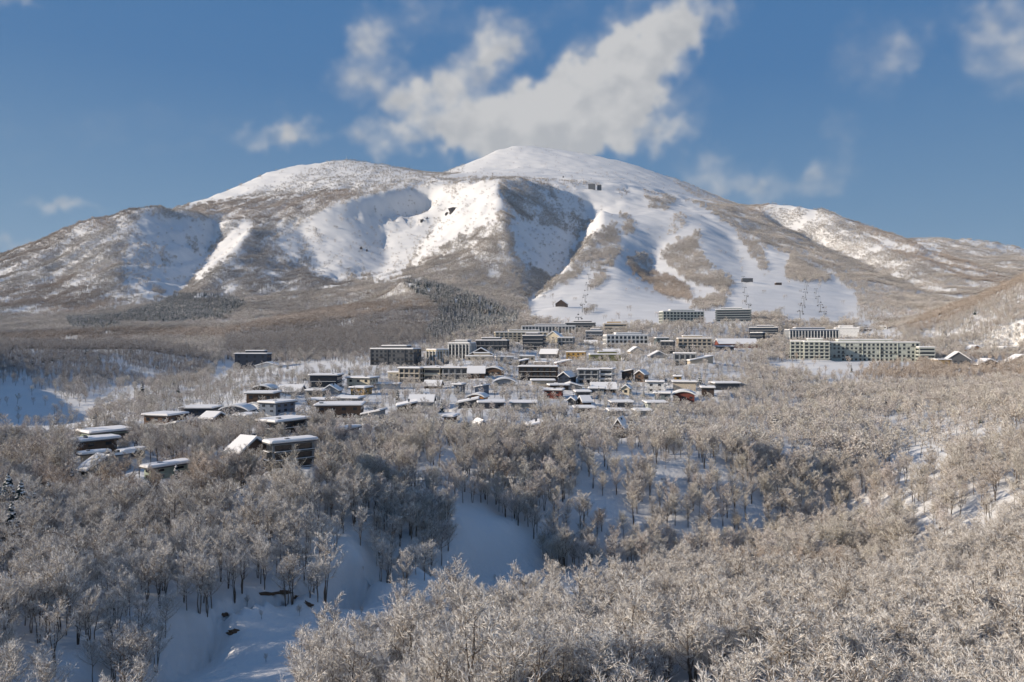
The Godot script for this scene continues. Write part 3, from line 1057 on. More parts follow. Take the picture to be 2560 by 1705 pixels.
# left and right edge, top and foot, distance; depth in metres, turn in degrees, roof, storeys, wall, windows, name, label
const TOWN := [
	# ---- far: at the foot of the pistes
	[1654,1762, 777,808, 900, 16, 6, "flat", 4, "sage", "grid", "hotel", "long grey green hotel of four storeys at the foot of the pistes"],
	[1795,1886, 772,804, 920, 18, -14, "flat", 5, "teal", "band", "hotel", "dark teal hotel with stacked bands standing highest above the village"],
	[1880,1955, 817,846, 800, 14, -20, "flat", 4, "navy", "band", "apartment_building", "dark blue apartment block left of the long pillared hotel"],
	[1880,1920, 830,864, 750, 12, -28, "flat", 4, "navy", "grid", "apartment_building", "narrow navy block in front of the dark blue apartment block"],
	[1973,2096, 823,852, 780, 14, 0, "flat", 3, "slate", "fins", "hotel", "long blue grey hotel with close white pillars behind the green hotel"],
	[2096,2158, 818,842, 800, 16, -18, "flat", 2, "white", "none", "hall", "plain white windowless hall right of the pillared hotel"],
	[2141,2178, 821,830, 900, 10, 0, "flat", 1, "charcoal", "few", "shed", "low dark shed under snow far behind the white hall"],
	[2198,2224, 814,828, 900, 10, -20, "flat", 2, "white", "few", "house", "small white house at the foot of the right hand hill"],
	[2242,2262, 812,822, 950, 10, 0, "flat", 1, "umber", "few", "hut", "small dark hut beside the small white house under the right hill"],
	[1413,1493, 805,838, 880, 18, -8, "flat", 5, "charcoal", "band", "apartment_building", "charcoal stepped block with white bands under the lowest lift"],
	[1305,1438, 814,833, 860, 16, 0, "flat", 3, "grey", "fins", "apartment_building", "long low grey block with repeated bays behind the cream block"],
	[1236,1369, 829,856, 760, 14, 4, "flat", 4, "cream", "grid", "apartment_building", "long cream block of four storeys below the conifer knoll"],
	[1366,1410, 827,858, 740, 14, -20, "gable_f", 3, "cream", "few", "house", "tall cream house with a snowy gable right of the cream block"],
	[1465,1511, 826,852, 780, 14, -10, "flat", 3, "slate", "band", "apartment_building", "blue slate block below the charcoal stepped block"],
	[1510,1571, 807,836, 840, 16, -6, "flat", 3, "beige", "band", "apartment_building", "grey beige block with an ochre roof house, right of the slate block"],
	[1513,1621, 836,870, 720, 16, 5, "flat", 3, "white", "grid", "apartment_building", "wide white terrace block under thick snow in the middle of the village"],
	[1640,1671, 843,862, 710, 12, 0, "flat", 2, "teal", "few", "house", "small grey teal house right of the white terrace block"],
	[1654,1693, 851,888, 640, 12, -18, "flat", 3, "charcoal", "grid", "apartment_building", "narrow charcoal block with a snow cap beside the brown balconies"],
	[1698,1784, 844,882, 650, 15, -8, "flat", 4, "beige", "grid", "apartment_building", "beige brown block with deep balconies right of the narrow charcoal block"],
	[1795,1897, 846,870, 700, 14, 4, "gable_s", 1, "red", "few", "lodge", "long low brick lodge with a broad snow roof beside the trees"],
	# ---- the green hotel
	[1980,2024, 851,898, 610, 12, -22, "flat", 5, "sage", "grid", "hotel", "left hand narrow pavilion of the pale green hotel"],
	[2016,2084, 852,898, 600, 14, -16, "flat", 5, "sage", "grid", "hotel", "wider second pavilion of the pale green hotel with brown balconies"],
	[2084,2304, 854,904, 602, 14, -9, "flat", 5, "sage", "frames", "hotel", "long pale green hotel wing with dark framed windows"],
	[2300,2342, 866,906, 594, 12, -10, "flat", 4, "sage", "band", "hotel", "stepped right hand end of the pale green hotel with corner balconies"],
	[2342,2386, 897,919, 585, 9, 0, "flat", 1, "ochre", "few", "house", "low ochre house with flat snow roof at the hotel's right end"],
	[2375,2437, 878,918, 580, 12, -20, "gable_f", 3, "charcoal", "few", "chalet", "tall black gabled chalet right of the low ochre house"],
	[2443,2503, 896,918, 575, 11, 0, "gable_f", 1, "umber", "few", "chalet", "wide low chalet with a snowy gable near the right edge"],
	[2420,2460, 864,879, 680, 9, 0, "gable_f", 1, "rust", "few", "chalet", "small chalet with orange eaves on the right hand slope"],
	[2507,2553, 866,884, 670, 9, 0, "flat", 1, "grey", "few", "house", "flat roofed grey house higher up near the right edge"],
	[2530,2592, 885,912, 600, 12, -10, "gable_f", 2, "beige", "few", "chalet", "beige chalet cut by the right edge of the view"],
	# ---- upper village
	[1307,1366, 837,876, 680, 14, -12, "flat", 4, "navy", "band", "apartment_building", "dark navy block with white balcony lines below the cream block"],
	[1395,1438, 842,875, 690, 12, -10, "flat", 3, "grey", "grid", "apartment_building", "grey gridded block right of the navy block"],
	[1190,1272, 849,878, 640, 14, -6, "flat", 2, "charcoal", "grid", "apartment_building", "low long charcoal block with stepped snow roofs"],
	[1120,1187, 856,898, 590, 14, -18, "flat", 4, "grey", "fins", "apartment_building", "grey block with tall white fins left of the low charcoal block"],
	[1064,1118, 872,915, 560, 14, -38, "flat", 4, "cream", "fins", "apartment_building", "cream block with sunlit upright fins, second big block from the left"],
	[922,1046, 870,914, 540, 16, -14, "flat", 4, "charcoal", "frames", "apartment_building", "wide dark gridded apartment block with a set back top storey"],
	[588,668, 882,922, 600, 12, 0, "flat", 3, "navy", "few", "apartment_building", "lone blue black block against the woods at the left"],
	[640,697, 908,921, 585, 10, 0, "gable_f", 1, "white", "none", "shed", "low white gabled shed in front of the lone blue black block"],
	[1173,1232, 868,894, 570, 12, 0, "gable_f", 1, "umber", "few", "chalet", "chalet with two snowy gables below the finned grey block"],
	[1165,1233, 888,902, 550, 9, 0, "flat", 1, "beige", "few", "house", "flat snow roofed beige house under the two gabled chalet"],
	[1236,1284, 890,908, 565, 9, 8, "flat", 1, "grey", "few", "house", "low grey house right of the flat beige house"],
	[1297,1337, 888,902, 590, 10, 0, "flat", 1, "beige", "few", "house", "small flat roofed house below the navy block"],
	[1270,1321, 898,915, 555, 10, 12, "mono", 1, "umber", "few", "house", "dark house with a slanting snow roof above the brown apartments"],
	[1350,1400, 872,896, 620, 11, -15, "gable_s", 2, "charcoal", "few", "chalet", "dark chalet with long eaves below the grey gridded block"],
	[1416,1468, 878,898, 610, 10, -10, "flat", 2, "ochre", "few", "house", "yellow ochre house in the middle of the upper village"],
	[1388,1428, 898,916, 560, 9, 10, "mono", 1, "red", "few", "house", "red house with a slanting roof right of the slanting dark house"],
	[1475,1552, 884,902, 600, 11, 0, "flat", 1, "olive", "few", "house", "olive walled house under flat snow below the white terrace block"],
	[1510,1550, 872,888, 640, 9, 0, "gable_s", 1, "grey", "none", "house", "small grey house deep under snow beside the olive house"],
	[1625,1668, 878,896, 590, 10, 0, "gable_f", 1, "grey", "few", "house", "grey house with a pointed snow roof left of the balconied house"],
	[1687,1746, 881,917, 560, 12, -10, "flat", 2, "grey", "grid", "house", "two storey grey house with balconies below the beige brown block"],
	[1720,1784, 890,908, 555, 11, 8, "mono", 1, "beige", "none", "house", "low house with a slanting snow roof right of the balconied house"],
	# ---- middle village
	[1298,1396, 914,953, 470, 13, -6, "flat", 3, "umber", "grid", "apartment_building", "dark brown three storey apartments in the middle of the village"],
	[1396,1444, 928,960, 455, 14, -24, "gable_f", 2, "navy", "few", "chalet", "navy gabled chalet right of the dark brown apartments"],
	[1446,1502, 921,960, 460, 13, -8, "flat", 3, "grey", "grid", "apartment_building", "grey gridded block right of the navy gabled chalet"],
	[1501,1542, 920,960, 460, 12, -16, "flat", 3, "white", "band", "apartment_building", "pale grey block with dark bands joined to the grey gridded block"],
	[1555,1590, 922,950, 470, 11, -20, "mono", 2, "umber", "few", "chalet", "dark chalet with a steep lean to roof right of the pale block"],
	[1588,1628, 924,956, 462, 12, -25, "gable_f", 2, "brown", "few", "chalet", "brown chalet with a blue shaded snow gable"],
	[1618,1666, 952,982, 430, 11, -10, "flat", 2, "white", "few", "house", "plain white grey box house right of the middle apartments"],
	[1685,1749, 952,977, 430, 12, -12, "flat", 2, "beige", "none", "house", "blank beige box house right of the white grey box house"],
	[1787,1848, 955,976, 430, 11, 0, "flat", 1, "charcoal", "none", "house", "long flat dark house at the wood's edge, right of the village"],
	[1756,1793, 966,992, 410, 10, -12, "flat", 2, "umber", "few", "house", "small dark house in front of the long flat dark house"],
	[1638,1686, 980,1006, 390, 11, -14, "flat", 2, "teal", "few", "house", "grey teal house beside the arched roof house"],
	[1685,1749, 976,1010, 395, 13, -14, "arch", 2, "red", "few", "house", "red brown house under one arched snow roof"],
	[1530,1581, 1002,1022, 370, 10, 0, "flat", 1, "charcoal", "few", "house", "low charcoal house under a thick snow slab, below the middle apartments"],
	[1618,1666, 1003,1022, 365, 10, 0, "flat", 1, "sage", "few", "house", "low pale green house below the grey teal house"],
	[1525,1562, 1023,1040, 340, 9, 0, "flat", 1, "grey", "none", "house", "little snow buried house above the log gable"],
	[1530,1580, 1044,1094, 290, 10, -20, "gable_f", 3, "brown", "logs", "log_house", "steep gabled log house with striped front at the slope's top"],
	[1181,1218, 1048,1085, 290, 8, 20, "gable_f", 2, "brown", "few", "chalet", "small brown gable hidden among snowy trees at the slope's top"],
	[985,1040, 1002,1034, 330, 11, 10, "mono", 2, "umber", "few", "house", "dark brown house with a slanting white roof edge"],
	[1024,1082, 994,1014, 350, 10, 0, "gable_s", 1, "grey", "none", "house", "broad snow roof behind the slanting dark brown house"],
	[1194,1260, 1002,1022, 340, 10, 4, "flat", 1, "charcoal", "few", "house", "long low dark house below the rounded orange house"],
	[1145,1193, 1000,1018, 345, 9, 0, "mono", 1, "charcoal", "few", "house", "low dark house left of the long low dark house"],
	[1170,1218, 983,1005, 360, 9, -12, "arch", 1, "rust", "few", "house", "orange brown house with a rounded snow roof"],
	[1360,1411, 972,997, 400, 10, -10, "flat", 2, "red", "few", "house", "red brown house under flat snow below the dark brown apartments"],
	[1441,1475, 976,997, 395, 9, 0, "flat", 1, "charcoal", "few", "house", "small dark flat house below the grey gridded block"],
	[1134,1160, 958,987, 410, 8, -12, "flat", 2, "slate", "few", "house", "narrow slate house left of the blank grey wall"],
	[1187,1221, 961,987, 410, 9, -25, "mono", 2, "slate", "none", "house", "blank blue grey wall of a house among white trees"],
	[996,1062, 918,958, 470, 12, -16, "flat", 3, "beige", "grid", "apartment_building", "stepped beige apartments below the wide dark gridded block"],
	[1060,1108, 917,952, 472, 12, -10, "flat", 2, "cream", "band", "house", "cream house with two snow decks right of the stepped beige apartments"],
	[1107,1174, 917,950, 470, 12, -6, "flat", 2, "grey", "grid", "house", "grey house with a deep snow slab right of the cream house"],
	[1170,1211, 915,946, 462, 12, 0, "gable_s", 2, "brown", "few", "chalet", "brown chalet whose whole snow roof faces us"],
	[1209,1259, 916,938, 478, 11, -8, "arch", 1, "brown", "few", "house", "low brown house with a flat arched roof"],
	[1400,1455, 962,975, 430, 10, 0, "gable_f", 1, "grey", "none", "house", "low twin gabled house in front of the navy gabled chalet"],
	[1330,1385, 948,962, 440, 9, 0, "flat", 1, "beige", "none", "house", "flat snow deck in front of the dark brown apartments"],
	[1480,1540, 960,980, 420, 10, 0, "gable_s", 1, "brown", "few", "chalet", "brown chalet in front of the pale grey block"],
	[1278,1340, 1003,1020, 352, 9, 0, "flat", 1, "beige", "none", "house", "flat snow covered house right of the long low dark house"],
	[1316,1356, 1055,1076, 300, 9, 8, "mono", 1, "charcoal", "few", "house", "lone low house between the brown gable and the log house"],
	[1439,1485, 1016,1032, 355, 9, 0, "flat", 1, "umber", "none", "house", "small dark house above and left of the snow buried house"],
	[1420,1448, 990,1012, 378, 8, -20, "gable_f", 1, "charcoal", "few", "chalet", "small charcoal chalet in the dark cluster below the grey block"],
	[1448,1478, 995,1014, 374, 8, 14, "gable_s", 1, "umber", "none", "chalet", "dark chalet beside the small charcoal chalet"],
	[1474,1515, 968,986, 408, 9, -8, "flat", 1, "grey", "few", "house", "grey snow decked house below the pale banded block"],
	[1372,1421, 960,974, 428, 9, 6, "flat", 1, "umber", "none", "house", "dark house tucked under the navy gabled chalet"],
	[970,1007, 928,944, 480, 9, -10, "flat", 1, "cream", "few", "house", "low cream house left of the stepped beige apartments"],
	[912,996, 957,971, 432, 9, 0, "flat", 1, "white", "none", "house", "long white snow deck house right of the cream square windowed house"],
	[1336,1373, 903,919, 550, 9, -12, "flat", 1, "brown", "few", "house", "brown house left of the red slanting house"],
	[1463,1494, 851,864, 735, 10, 0, "gable_s", 1, "grey", "none", "house", "house under a bright snow roof left of the white terrace block"],
	[1572,1609, 868,884, 630, 9, 10, "gable_f", 1, "beige", "few", "house", "beige house with a small snow gable under the white terrace block's right end"],
	[1791,1834, 864,876, 660, 9, 0, "flat", 1, "charcoal", "none", "house", "dark flat house below the long brick lodge"],
	[1555,1583, 960,986, 415, 8, -18, "gable_f", 1, "cream", "few", "chalet", "cream chalet between the pale block and the white grey box house"],
	[1686,1710, 938,958, 452, 8, -15, "flat", 2, "ochre", "few", "house", "narrow ochre house above the blank beige box house"],
	[1590,1626, 1024,1040, 342, 9, 0, "flat", 1, "grey", "few", "house", "grey flat house above and right of the log house"],
	[1060,1104, 956,972, 432, 9, -6, "gable_s", 1, "umber", "none", "chalet", "dark chalet under snow below the cream two deck house"],
	[1236,1288, 948,964, 438, 9, 0, "arch", 1, "grey", "few", "house", "grey house with a low curved roof left of the dark brown apartments"],
	[1110,1140, 1040,1056, 300, 8, -10, "flat", 1, "brown", "none", "house", "little brown house left of the hidden brown gable"],
	[846,886, 1068,1090, 255, 9, -20, "flat", 1, "umber", "none", "house", "small dark snow capped house among trees right of the tall grey house"],
	[905,955, 1030,1048, 305, 9, -8, "mono", 1, "grey", "none", "house", "low grey house between the large flat brown house and the slanting dark one"],
	[500,548, 1040,1058, 296, 9, -15, "gable_s", 1, "brown", "none", "chalet", "brown chalet below the long black house"],
	[585,632, 1036,1054, 300, 9, -15, "flat", 1, "charcoal", "few", "house", "charcoal flat house above the large dark house, left"],
	# ---- left part of the village
	[784,900, 1009,1046, 310, 13, 6, "flat", 2, "brown", "few", "house", "large flat roofed brown house among the left hand trees"],
	[634,748, 1049,1090, 240, 14, -32, "flat", 2, "umber", "glass", "house", "large dark house under one broad flat snow slab"],
	[562,648, 1099,1147, 205, 11, -28, "gable_s", 2, "brown", "few", "chalet", "pitched roof chalet with grey end wall left of the glass fronted house"],
	[660,768, 1100,1174, 186, 16, -50, "flat", 3, "grey", "glass", "house", "tall grey house with glass corner and balconies, nearest on the spur"],
	[643,720, 1003,1034, 310, 12, -25, "flat", 2, "slate", "few", "house", "slate house with a flat snow roof behind the large dark house"],
	[618,683, 979,1002, 350, 11, 0, "flat", 1, "brown", "few", "house", "brown house with a long snow deck, left of the village"],
	[633,678, 961,983, 380, 10, 0, "arch", 1, "umber", "few", "house", "small dark house with a curved roof above the brown long deck house"],
	[776,843, 935,970, 420, 13, 0, "flat", 2, "navy", "band", "house", "dark blue house with stacked snow roofs at the spur's top"],
	[865,937, 942,972, 425, 12, -14, "flat", 2, "cream", "few", "house", "cream house with square dark windows right of the dark blue house"],
	[876,922, 966,988, 400, 10, -14, "flat", 1, "ochre", "few", "house", "ochre house below the cream square windowed house"],
	[695,751, 966,987, 400, 11, 0, "gable_s", 1, "grey", "none", "house", "house buried under a broad snow roof left of the dark blue house"],
	[765,813, 973,993, 390, 10, -8, "flat", 1, "beige", "few", "house", "low beige house below the dark blue house"],
	[806,846, 965,985, 395, 9, 0, "gable_f", 1, "grey", "none", "house", "small snow heaped house right of the low beige house"],
	[770,836, 996,1013, 360, 10, 0, "flat", 1, "rust", "few", "house", "rust brick house under flat snow, behind the large flat brown house"],
	[834,900, 992,1012, 362, 10, -6, "flat", 1, "grey", "few", "house", "grey house under flat snow beside the rust brick house"],
	[455,531, 1016,1037, 330, 11, 0, "flat", 1, "navy", "few", "house", "long black house with flat snow roof on the spur's left"],
	[550,620, 1016,1038, 330, 10, 0, "arch", 1, "charcoal", "none", "house", "house with two rounded snow domes right of the long black house"],
	[353,440, 1034,1058, 300, 11, -15, "flat", 1, "brown", "few", "house", "dark brown house under flat snow, farthest left on the spur crest"],
	[400,466, 1051,1080, 285, 10, -22, "mono", 2, "umber", "few", "house", "dark house with a slanting white deck below the farthest left house"],
	# ---- the white roofed cluster at the left
	[177,291, 1076,1110, 226, 12, -38, "flat", 1, "mint", "glass", "house", "white roofed house with a lit green window band, top of the left cluster"],
	[174,261, 1096,1140, 214, 10, -38, "flat", 2, "brown", "few", "house", "brown house directly below the green banded house"],
	[199,251, 1128,1162, 204, 7, -45, "flat", 2, "beige", "none", "house", "tan brick box house in the left cluster"],
	[60,108, 1110,1132, 225, 8, -15, "flat", 1, "beige", "none", "house", "small snow topped house farthest left of all"],
	[131,191, 1110,1130, 219, 9, -20, "flat", 1, "mint", "none", "house", "low pale house left of the brown house in the left cluster"],
	[190,273, 1150,1192, 196, 11, -30, "gable_s", 1, "grey", "few", "chalet", "chalet buried under a broad snow roof in the left cluster"],
	[270,308, 1132,1172, 200, 8, -30, "mono", 1, "grey", "none", "house", "small house with a tilted snow roof between the left cluster houses"],
	[300,341, 1125,1150, 210, 8, -30, "flat", 1, "charcoal", "few", "house", "small dark house at the right of the left cluster"],
	[356,441, 1161,1199, 188, 11, -35, "flat", 2, "mint", "few", "house", "grey green house with a thick square snow slab, lowest of the left cluster"],
	# ---- on the mountain
	[1471,1490, 459,474, 3330, 30, -10, "flat", 2, "charcoal", "none", "lift_station", "larger dark lift station block on the ridge below the summit"],
	[1493,1505, 461,474, 3340, 20, -10, "flat", 2, "charcoal", "none", "lift_station", "smaller dark lift station block right beside the larger one"],
	[1389,1421, 748,766, 1200, 12, -15, "gable_f", 2, "umber", "few", "ski_hut", "brown ski hut alone on the lowest piste"],
	[1856,1882, 695,702, 1720, 10, 0, "flat", 1, "charcoal", "none", "lift_station", "dark lift station on the middle of the right hand piste"],
	[1940,1954, 706,712, 1700, 10, 0, "flat", 1, "umber", "none", "ski_hut", "small brown hut right of the middle lift station"],
]

func house_place(b: Array) -> Transform3D:          # foot of the house; its width, height and depth in the basis
	var d: float = b[4]
	var a := deg_to_rad(absf(b[6]))
	var wide: float = (b[1] - b[0]) / F * d
	var deep: float = b[5]
	var w := (wide - deep * sin(a)) / cos(a)
	if w < wide * 0.35:
		w = wide * 0.35
		deep = minf(deep, (wide - w * cos(a)) / maxf(sin(a), 0.05))
	var p := at((b[0] + b[1]) * 0.5, b[3], d)
	p.z -= 0.5 * (deep * cos(a) + w * sin(a)) - 1.0
	return Transform3D(Basis(Vector3(w, 0, 0), Vector3(0, (b[3] - b[2]) / F * d, 0), Vector3(0, 0, deep)), p)

var paints := {}
func paint(c: String) -> StandardMaterial3D:
	if not paints.has(c):
		var m := StandardMaterial3D.new()
		m.resource_name = c
		m.roughness = 0.8
		m.metallic_specular = 0.25
		if c == "glass":
			m.albedo_color = Color(0.025, 0.03, 0.038).linear_to_srgb()
			m.roughness = 0.12
			m.metallic_specular = 0.6
		elif c == "snow":
			m.albedo_color = Color(0.82, 0.81, 0.80).linear_to_srgb()
			m.backlight_enabled = false
		elif c == "frame":
			m.albedo_color = Color(0.05, 0.045, 0.04).linear_to_srgb()
		elif c == "steel":
			m.albedo_color = Color(0.20, 0.21, 0.22).linear_to_srgb()
			m.roughness = 0.5
		elif c == "rock":
			m.albedo_color = Color(0.06, 0.052, 0.05).linear_to_srgb()
		elif c == "earth":
			m.albedo_color = Color(0.13, 0.085, 0.055).linear_to_srgb()
		else:
			var n := FastNoiseLite.new()      # boards and plaster: faint streaks and blotches
			n.seed = c.hash() % 1000
			n.frequency = 0.02
			n.fractal_octaves = 4
			var t := NoiseTexture2D.new()
			t.width = 128
			t.height = 128
			t.seamless = true
			t.noise = n
			var ramp := Gradient.new()
			var base: Color = PAINT[c]
			ramp.set_color(0, Color(base.r * 0.78, base.g * 0.78, base.b * 0.78).linear_to_srgb())
			ramp.set_color(1, Color(base.r * 1.15, base.g * 1.15, base.b * 1.15).linear_to_srgb())
			t.color_ramp = ramp
			m.albedo_texture = t
			m.uv1_triplanar = true
			m.uv1_scale = Vector3(0.25, 0.25, 0.25)
		m.cull_mode = BaseMaterial3D.CULL_DISABLED
		paints[c] = m
	return paints[c]

func put(called: String, me: Mesh, mat: String, parent: Node3D, where := Vector3.ZERO, turn := 0.0) -> MeshInstance3D:
	var o := MeshInstance3D.new()
	o.name = called
	o.mesh = me
	o.material_override = paint(mat)
	o.position = where
	o.rotation.y = turn
	parent.add_child(o, true)
	return o

var shared := {}
func block(w: float, h: float, d: float) -> Mesh:      # a plain box standing on y = 0
	var key := "%.2f %.2f %.2f" % [w, h, d]
	if not shared.has(key):
		var s := Shape.new()
		s.box(Vector3(-w / 2, 0, -d / 2), Vector3(w / 2, h, d / 2))
		shared[key] = s.mesh()
	return shared[key]

func drift(w: float, d: float, t: float, seed_: int) -> Mesh:     # a slab of snow with rounded edges and an uneven top
	var s := Shape.new()
	var rings: Array = []
	var rim := [[0.0, 0.0], [-0.10, 0.25 * t], [-0.06, 0.65 * t], [0.12, 0.90 * t], [0.45, t], [minf(w, d) * 0.28, t * 1.06]]
	var r := RandomNumberGenerator.new()
	r.seed = seed_
	for k in rim.size():
		var a: float = w / 2 - rim[k][0]
		var b: float = d / 2 - rim[k][0]
		var c := 0.35 + 0.1 * k
		c = minf(c, minf(a, b) * 0.6)
		var ring: Array[Vector3] = []
		for q in [[a, b - c], [a - c, b], [0.0, b], [-a + c, b], [-a, b - c], [-a, 0.0], [-a, -b + c], [-a + c, -b], [0.0, -b], [a - c, -b], [a, -b + c], [a, 0.0]]:
			ring.append(Vector3(q[0], rim[k][1] + (r.randf_range(-0.07, 0.07) if k > 1 else 0.0), q[1]))
		rings.append(ring)
	for k in rim.size() - 1:
		for i in 12:
			var j := (i + 1) % 12
			s.quad(rings[k][i], rings[k + 1][i], rings[k + 1][j], rings[k][j], Color.WHITE)
	for i in 12:
		s.tri(rings[-1][i], Vector3(0, rim[-1][1] + 0.04, 0), rings[-1][(i + 1) % 12], Color.WHITE)
	return s.mesh()

func extrude(outline: PackedVector2Array, half: float, sideways: bool) -> Mesh:      # an outline in x and y drawn out along z (or along x)
	var s := Shape.new()
	var q := func(p: Vector2, z: float) -> Vector3: return Vector3(-z, p.y, p.x) if sideways else Vector3(p.x, p.y, z)
	var n := outline.size()
	for i in n:
		var a := outline[i]
		var b := outline[(i + 1) % n]
		s.quad(q.call(a, half), q.call(b, half), q.call(b, -half), q.call(a, -half), Color.WHITE)
	var t := Geometry2D.triangulate_polygon(outline)
	for i in range(0, t.size(), 3):
		s.tri(q.call(outline[t[i]], half), q.call(outline[t[i + 1]], half), q.call(outline[t[i + 2]], half), Color.WHITE)
		s.tri(q.call(outline[t[i]], -half), q.call(outline[t[i + 2]], -half), q.call(outline[t[i + 1]], -half), Color.WHITE)
	return s.mesh()

func roof_line(kind: String, half: float, rise: float) -> PackedVector2Array:     # the roof's cross section from eave to eave
	var p := PackedVector2Array()
	match kind:
		"mono":
			p.append_array([Vector2(-half, 0), Vector2(half, rise)])
		"arch":
			for k in 9:
				var t := -1.0 + k * 0.25
				p.append(Vector2(half * t, rise * (1.0 - t * t)))
		_:
			p.append_array([Vector2(-half, 0), Vector2(0, rise), Vector2(half, 0)])
	return p

func band(line: PackedVector2Array, lift: float, thick: float, soft: float) -> PackedVector2Array:      # that line given a thickness
	var p := PackedVector2Array()
	for q in line:
		p.append(q + Vector2(0, lift))
	for k in range(line.size() - 1, -1, -1):
		var e := (k == 0 or k == line.size() - 1)
		p.append(line[k] + Vector2((soft if k == 0 else -soft) if e else 0.0, lift + thick * (0.85 if e else 1.0)))
	return p

func windows(o: Node3D, style: String, w: float, h: float, d: float, floors: int, side: String, r: RandomNumberGenerator) -> void:
	# the front wall and both side walls; every window proud of the wall by a hand's breadth
	var fh := h / floors
	for face in 3:
		var run := w if face == 0 else d
		var turn: float = [0.0, PI / 2, -PI / 2][face]
		var out := (d if face == 0 else w) / 2
		var place := func(x: float, y: float, e: float) -> Vector3: return Basis(Vector3.UP, turn) * Vector3(x, y, out + e)
		match style:
			"grid":
				var n := clampi(int(round(run / 4.2)), 1, 12)
				for k in floors:
					put("balcony", block(run - 0.3, 0.22, 1.1), side, o, place.call(0, fh * k + 0.02, 0.45), turn)
					put("railing_snow", block(run - 0.2, 0.16, 0.3), "snow", o, place.call(0, fh * k + 0.24, 0.9), turn)
					for i in n:
						put("window", block(run / n * 0.62, fh * 0.62, 0.12), "glass", o, place.call((i + 0.5) * run / n - run / 2, fh * k + fh * 0.22, 0.04), turn)
				for i in n + 1:
					put("pillar", block(0.35, h, 0.5), side, o, place.call(clampf(i * run / n - run / 2, -run / 2 + 0.25, run / 2 - 0.25), 0.0, 0.2), turn)
			"band":
				for k in floors:
					put("window_band", block(run * 0.92, fh * 0.46, 0.12), "glass", o, place.call(0, fh * k + fh * 0.30, 0.04), turn)
					put("balcony", block(run * 0.97, 0.3, 0.9), side, o, place.call(0, fh * k + 0.02, 0.42), turn)
					put("railing_snow", block(run * 0.95, 0.18, 0.34), "snow", o, place.call(0, fh * k + 0.32, 0.66), turn)
			"fins":
				var n := clampi(int(round(run / 3.2)), 2, 16)
				for i in n:
					put("window", block(run / n * 0.55, h * 0.86, 0.12), "glass", o, place.call((i + 0.5) * run / n - run / 2, h * 0.05, 0.04), turn)
				for i in n + 1:
					put("fin", block(0.55, h * 0.97, 0.8), "white", o, place.call(clampf(i * run / n - run / 2, -run / 2 + 0.3, run / 2 - 0.3), 0.0, 0.35), turn)
				for k in range(1, floors):
					put("floor_line", block(run * 0.98, 0.25, 0.3), side, o, place.call(0, fh * k, 0.12), turn)
			"frames":
				var n := clampi(int(round(run / 3.6)), 2, 22)
				for k in floors:
					for i in n:
						if r.randf() < 0.86:
							var x := (i + 0.5) * run / n - run / 2
							put("window", block(run / n * 0.52, fh * 0.56, 0.12), "glass", o, place.call(x, fh * k + fh * 0.24, 0.04), turn)
							if r.randf() < 0.18:
								put("window_frame", block(run / n * 0.9, 0.4, 0.9), "frame", o, place.call(x, fh * k + fh * 0.04, 0.3), turn)
				for i in range(0, n + 1, 4):
					put("pillar", block(0.4, h, 0.6), side, o, place.call(clampf(i * run / n - run / 2, -run / 2 + 0.25, run / 2 - 0.25), 0.0, 0.22), turn)
				for k in range(1, floors):
					put("floor_line", block(run * 0.995, 0.22, 0.4), side, o, place.call(0, fh * k, 0.15), turn)
			"glass":
				for k in floors:
					var n := 3 if face == 0 else 2
					for i in n:
						put("window", block(run / n * 0.78, fh * 0.66, 0.14), "mint" if side == "mint" and (i + k) % 2 == 0 else "glass", o, place.call((i + 0.5) * run / n - run / 2, fh * k + fh * 0.16, 0.04), turn)
					put("balcony", block(run * 0.96, 0.2, 1.2), "frame", o, place.call(0, fh * k + 0.02, 0.5), turn)
					put("railing_snow", block(run * 0.94, 0.14, 0.4), "snow", o, place.call(0, fh * k + 0.22, 0.8), turn)
			"logs":
				var n := floors * 4
				for k in n:
					put("log", block(run * 0.98, h / n * 0.55, 0.3), "umber" if k % 2 == 0 else "beige", o, place.call(0, h / n * k + 0.1, 0.05), turn)
			"few":
				var n := clampi(int(round(run / 4.5)), 1, 4)
				for k in floors:
					for i in n:
						put("window", block(minf(1.7, run / n * 0.5), fh * 0.46, 0.12), "glass", o, place.call((i + 0.5) * run / n - run / 2, fh * k + fh * 0.3, 0.04), turn)

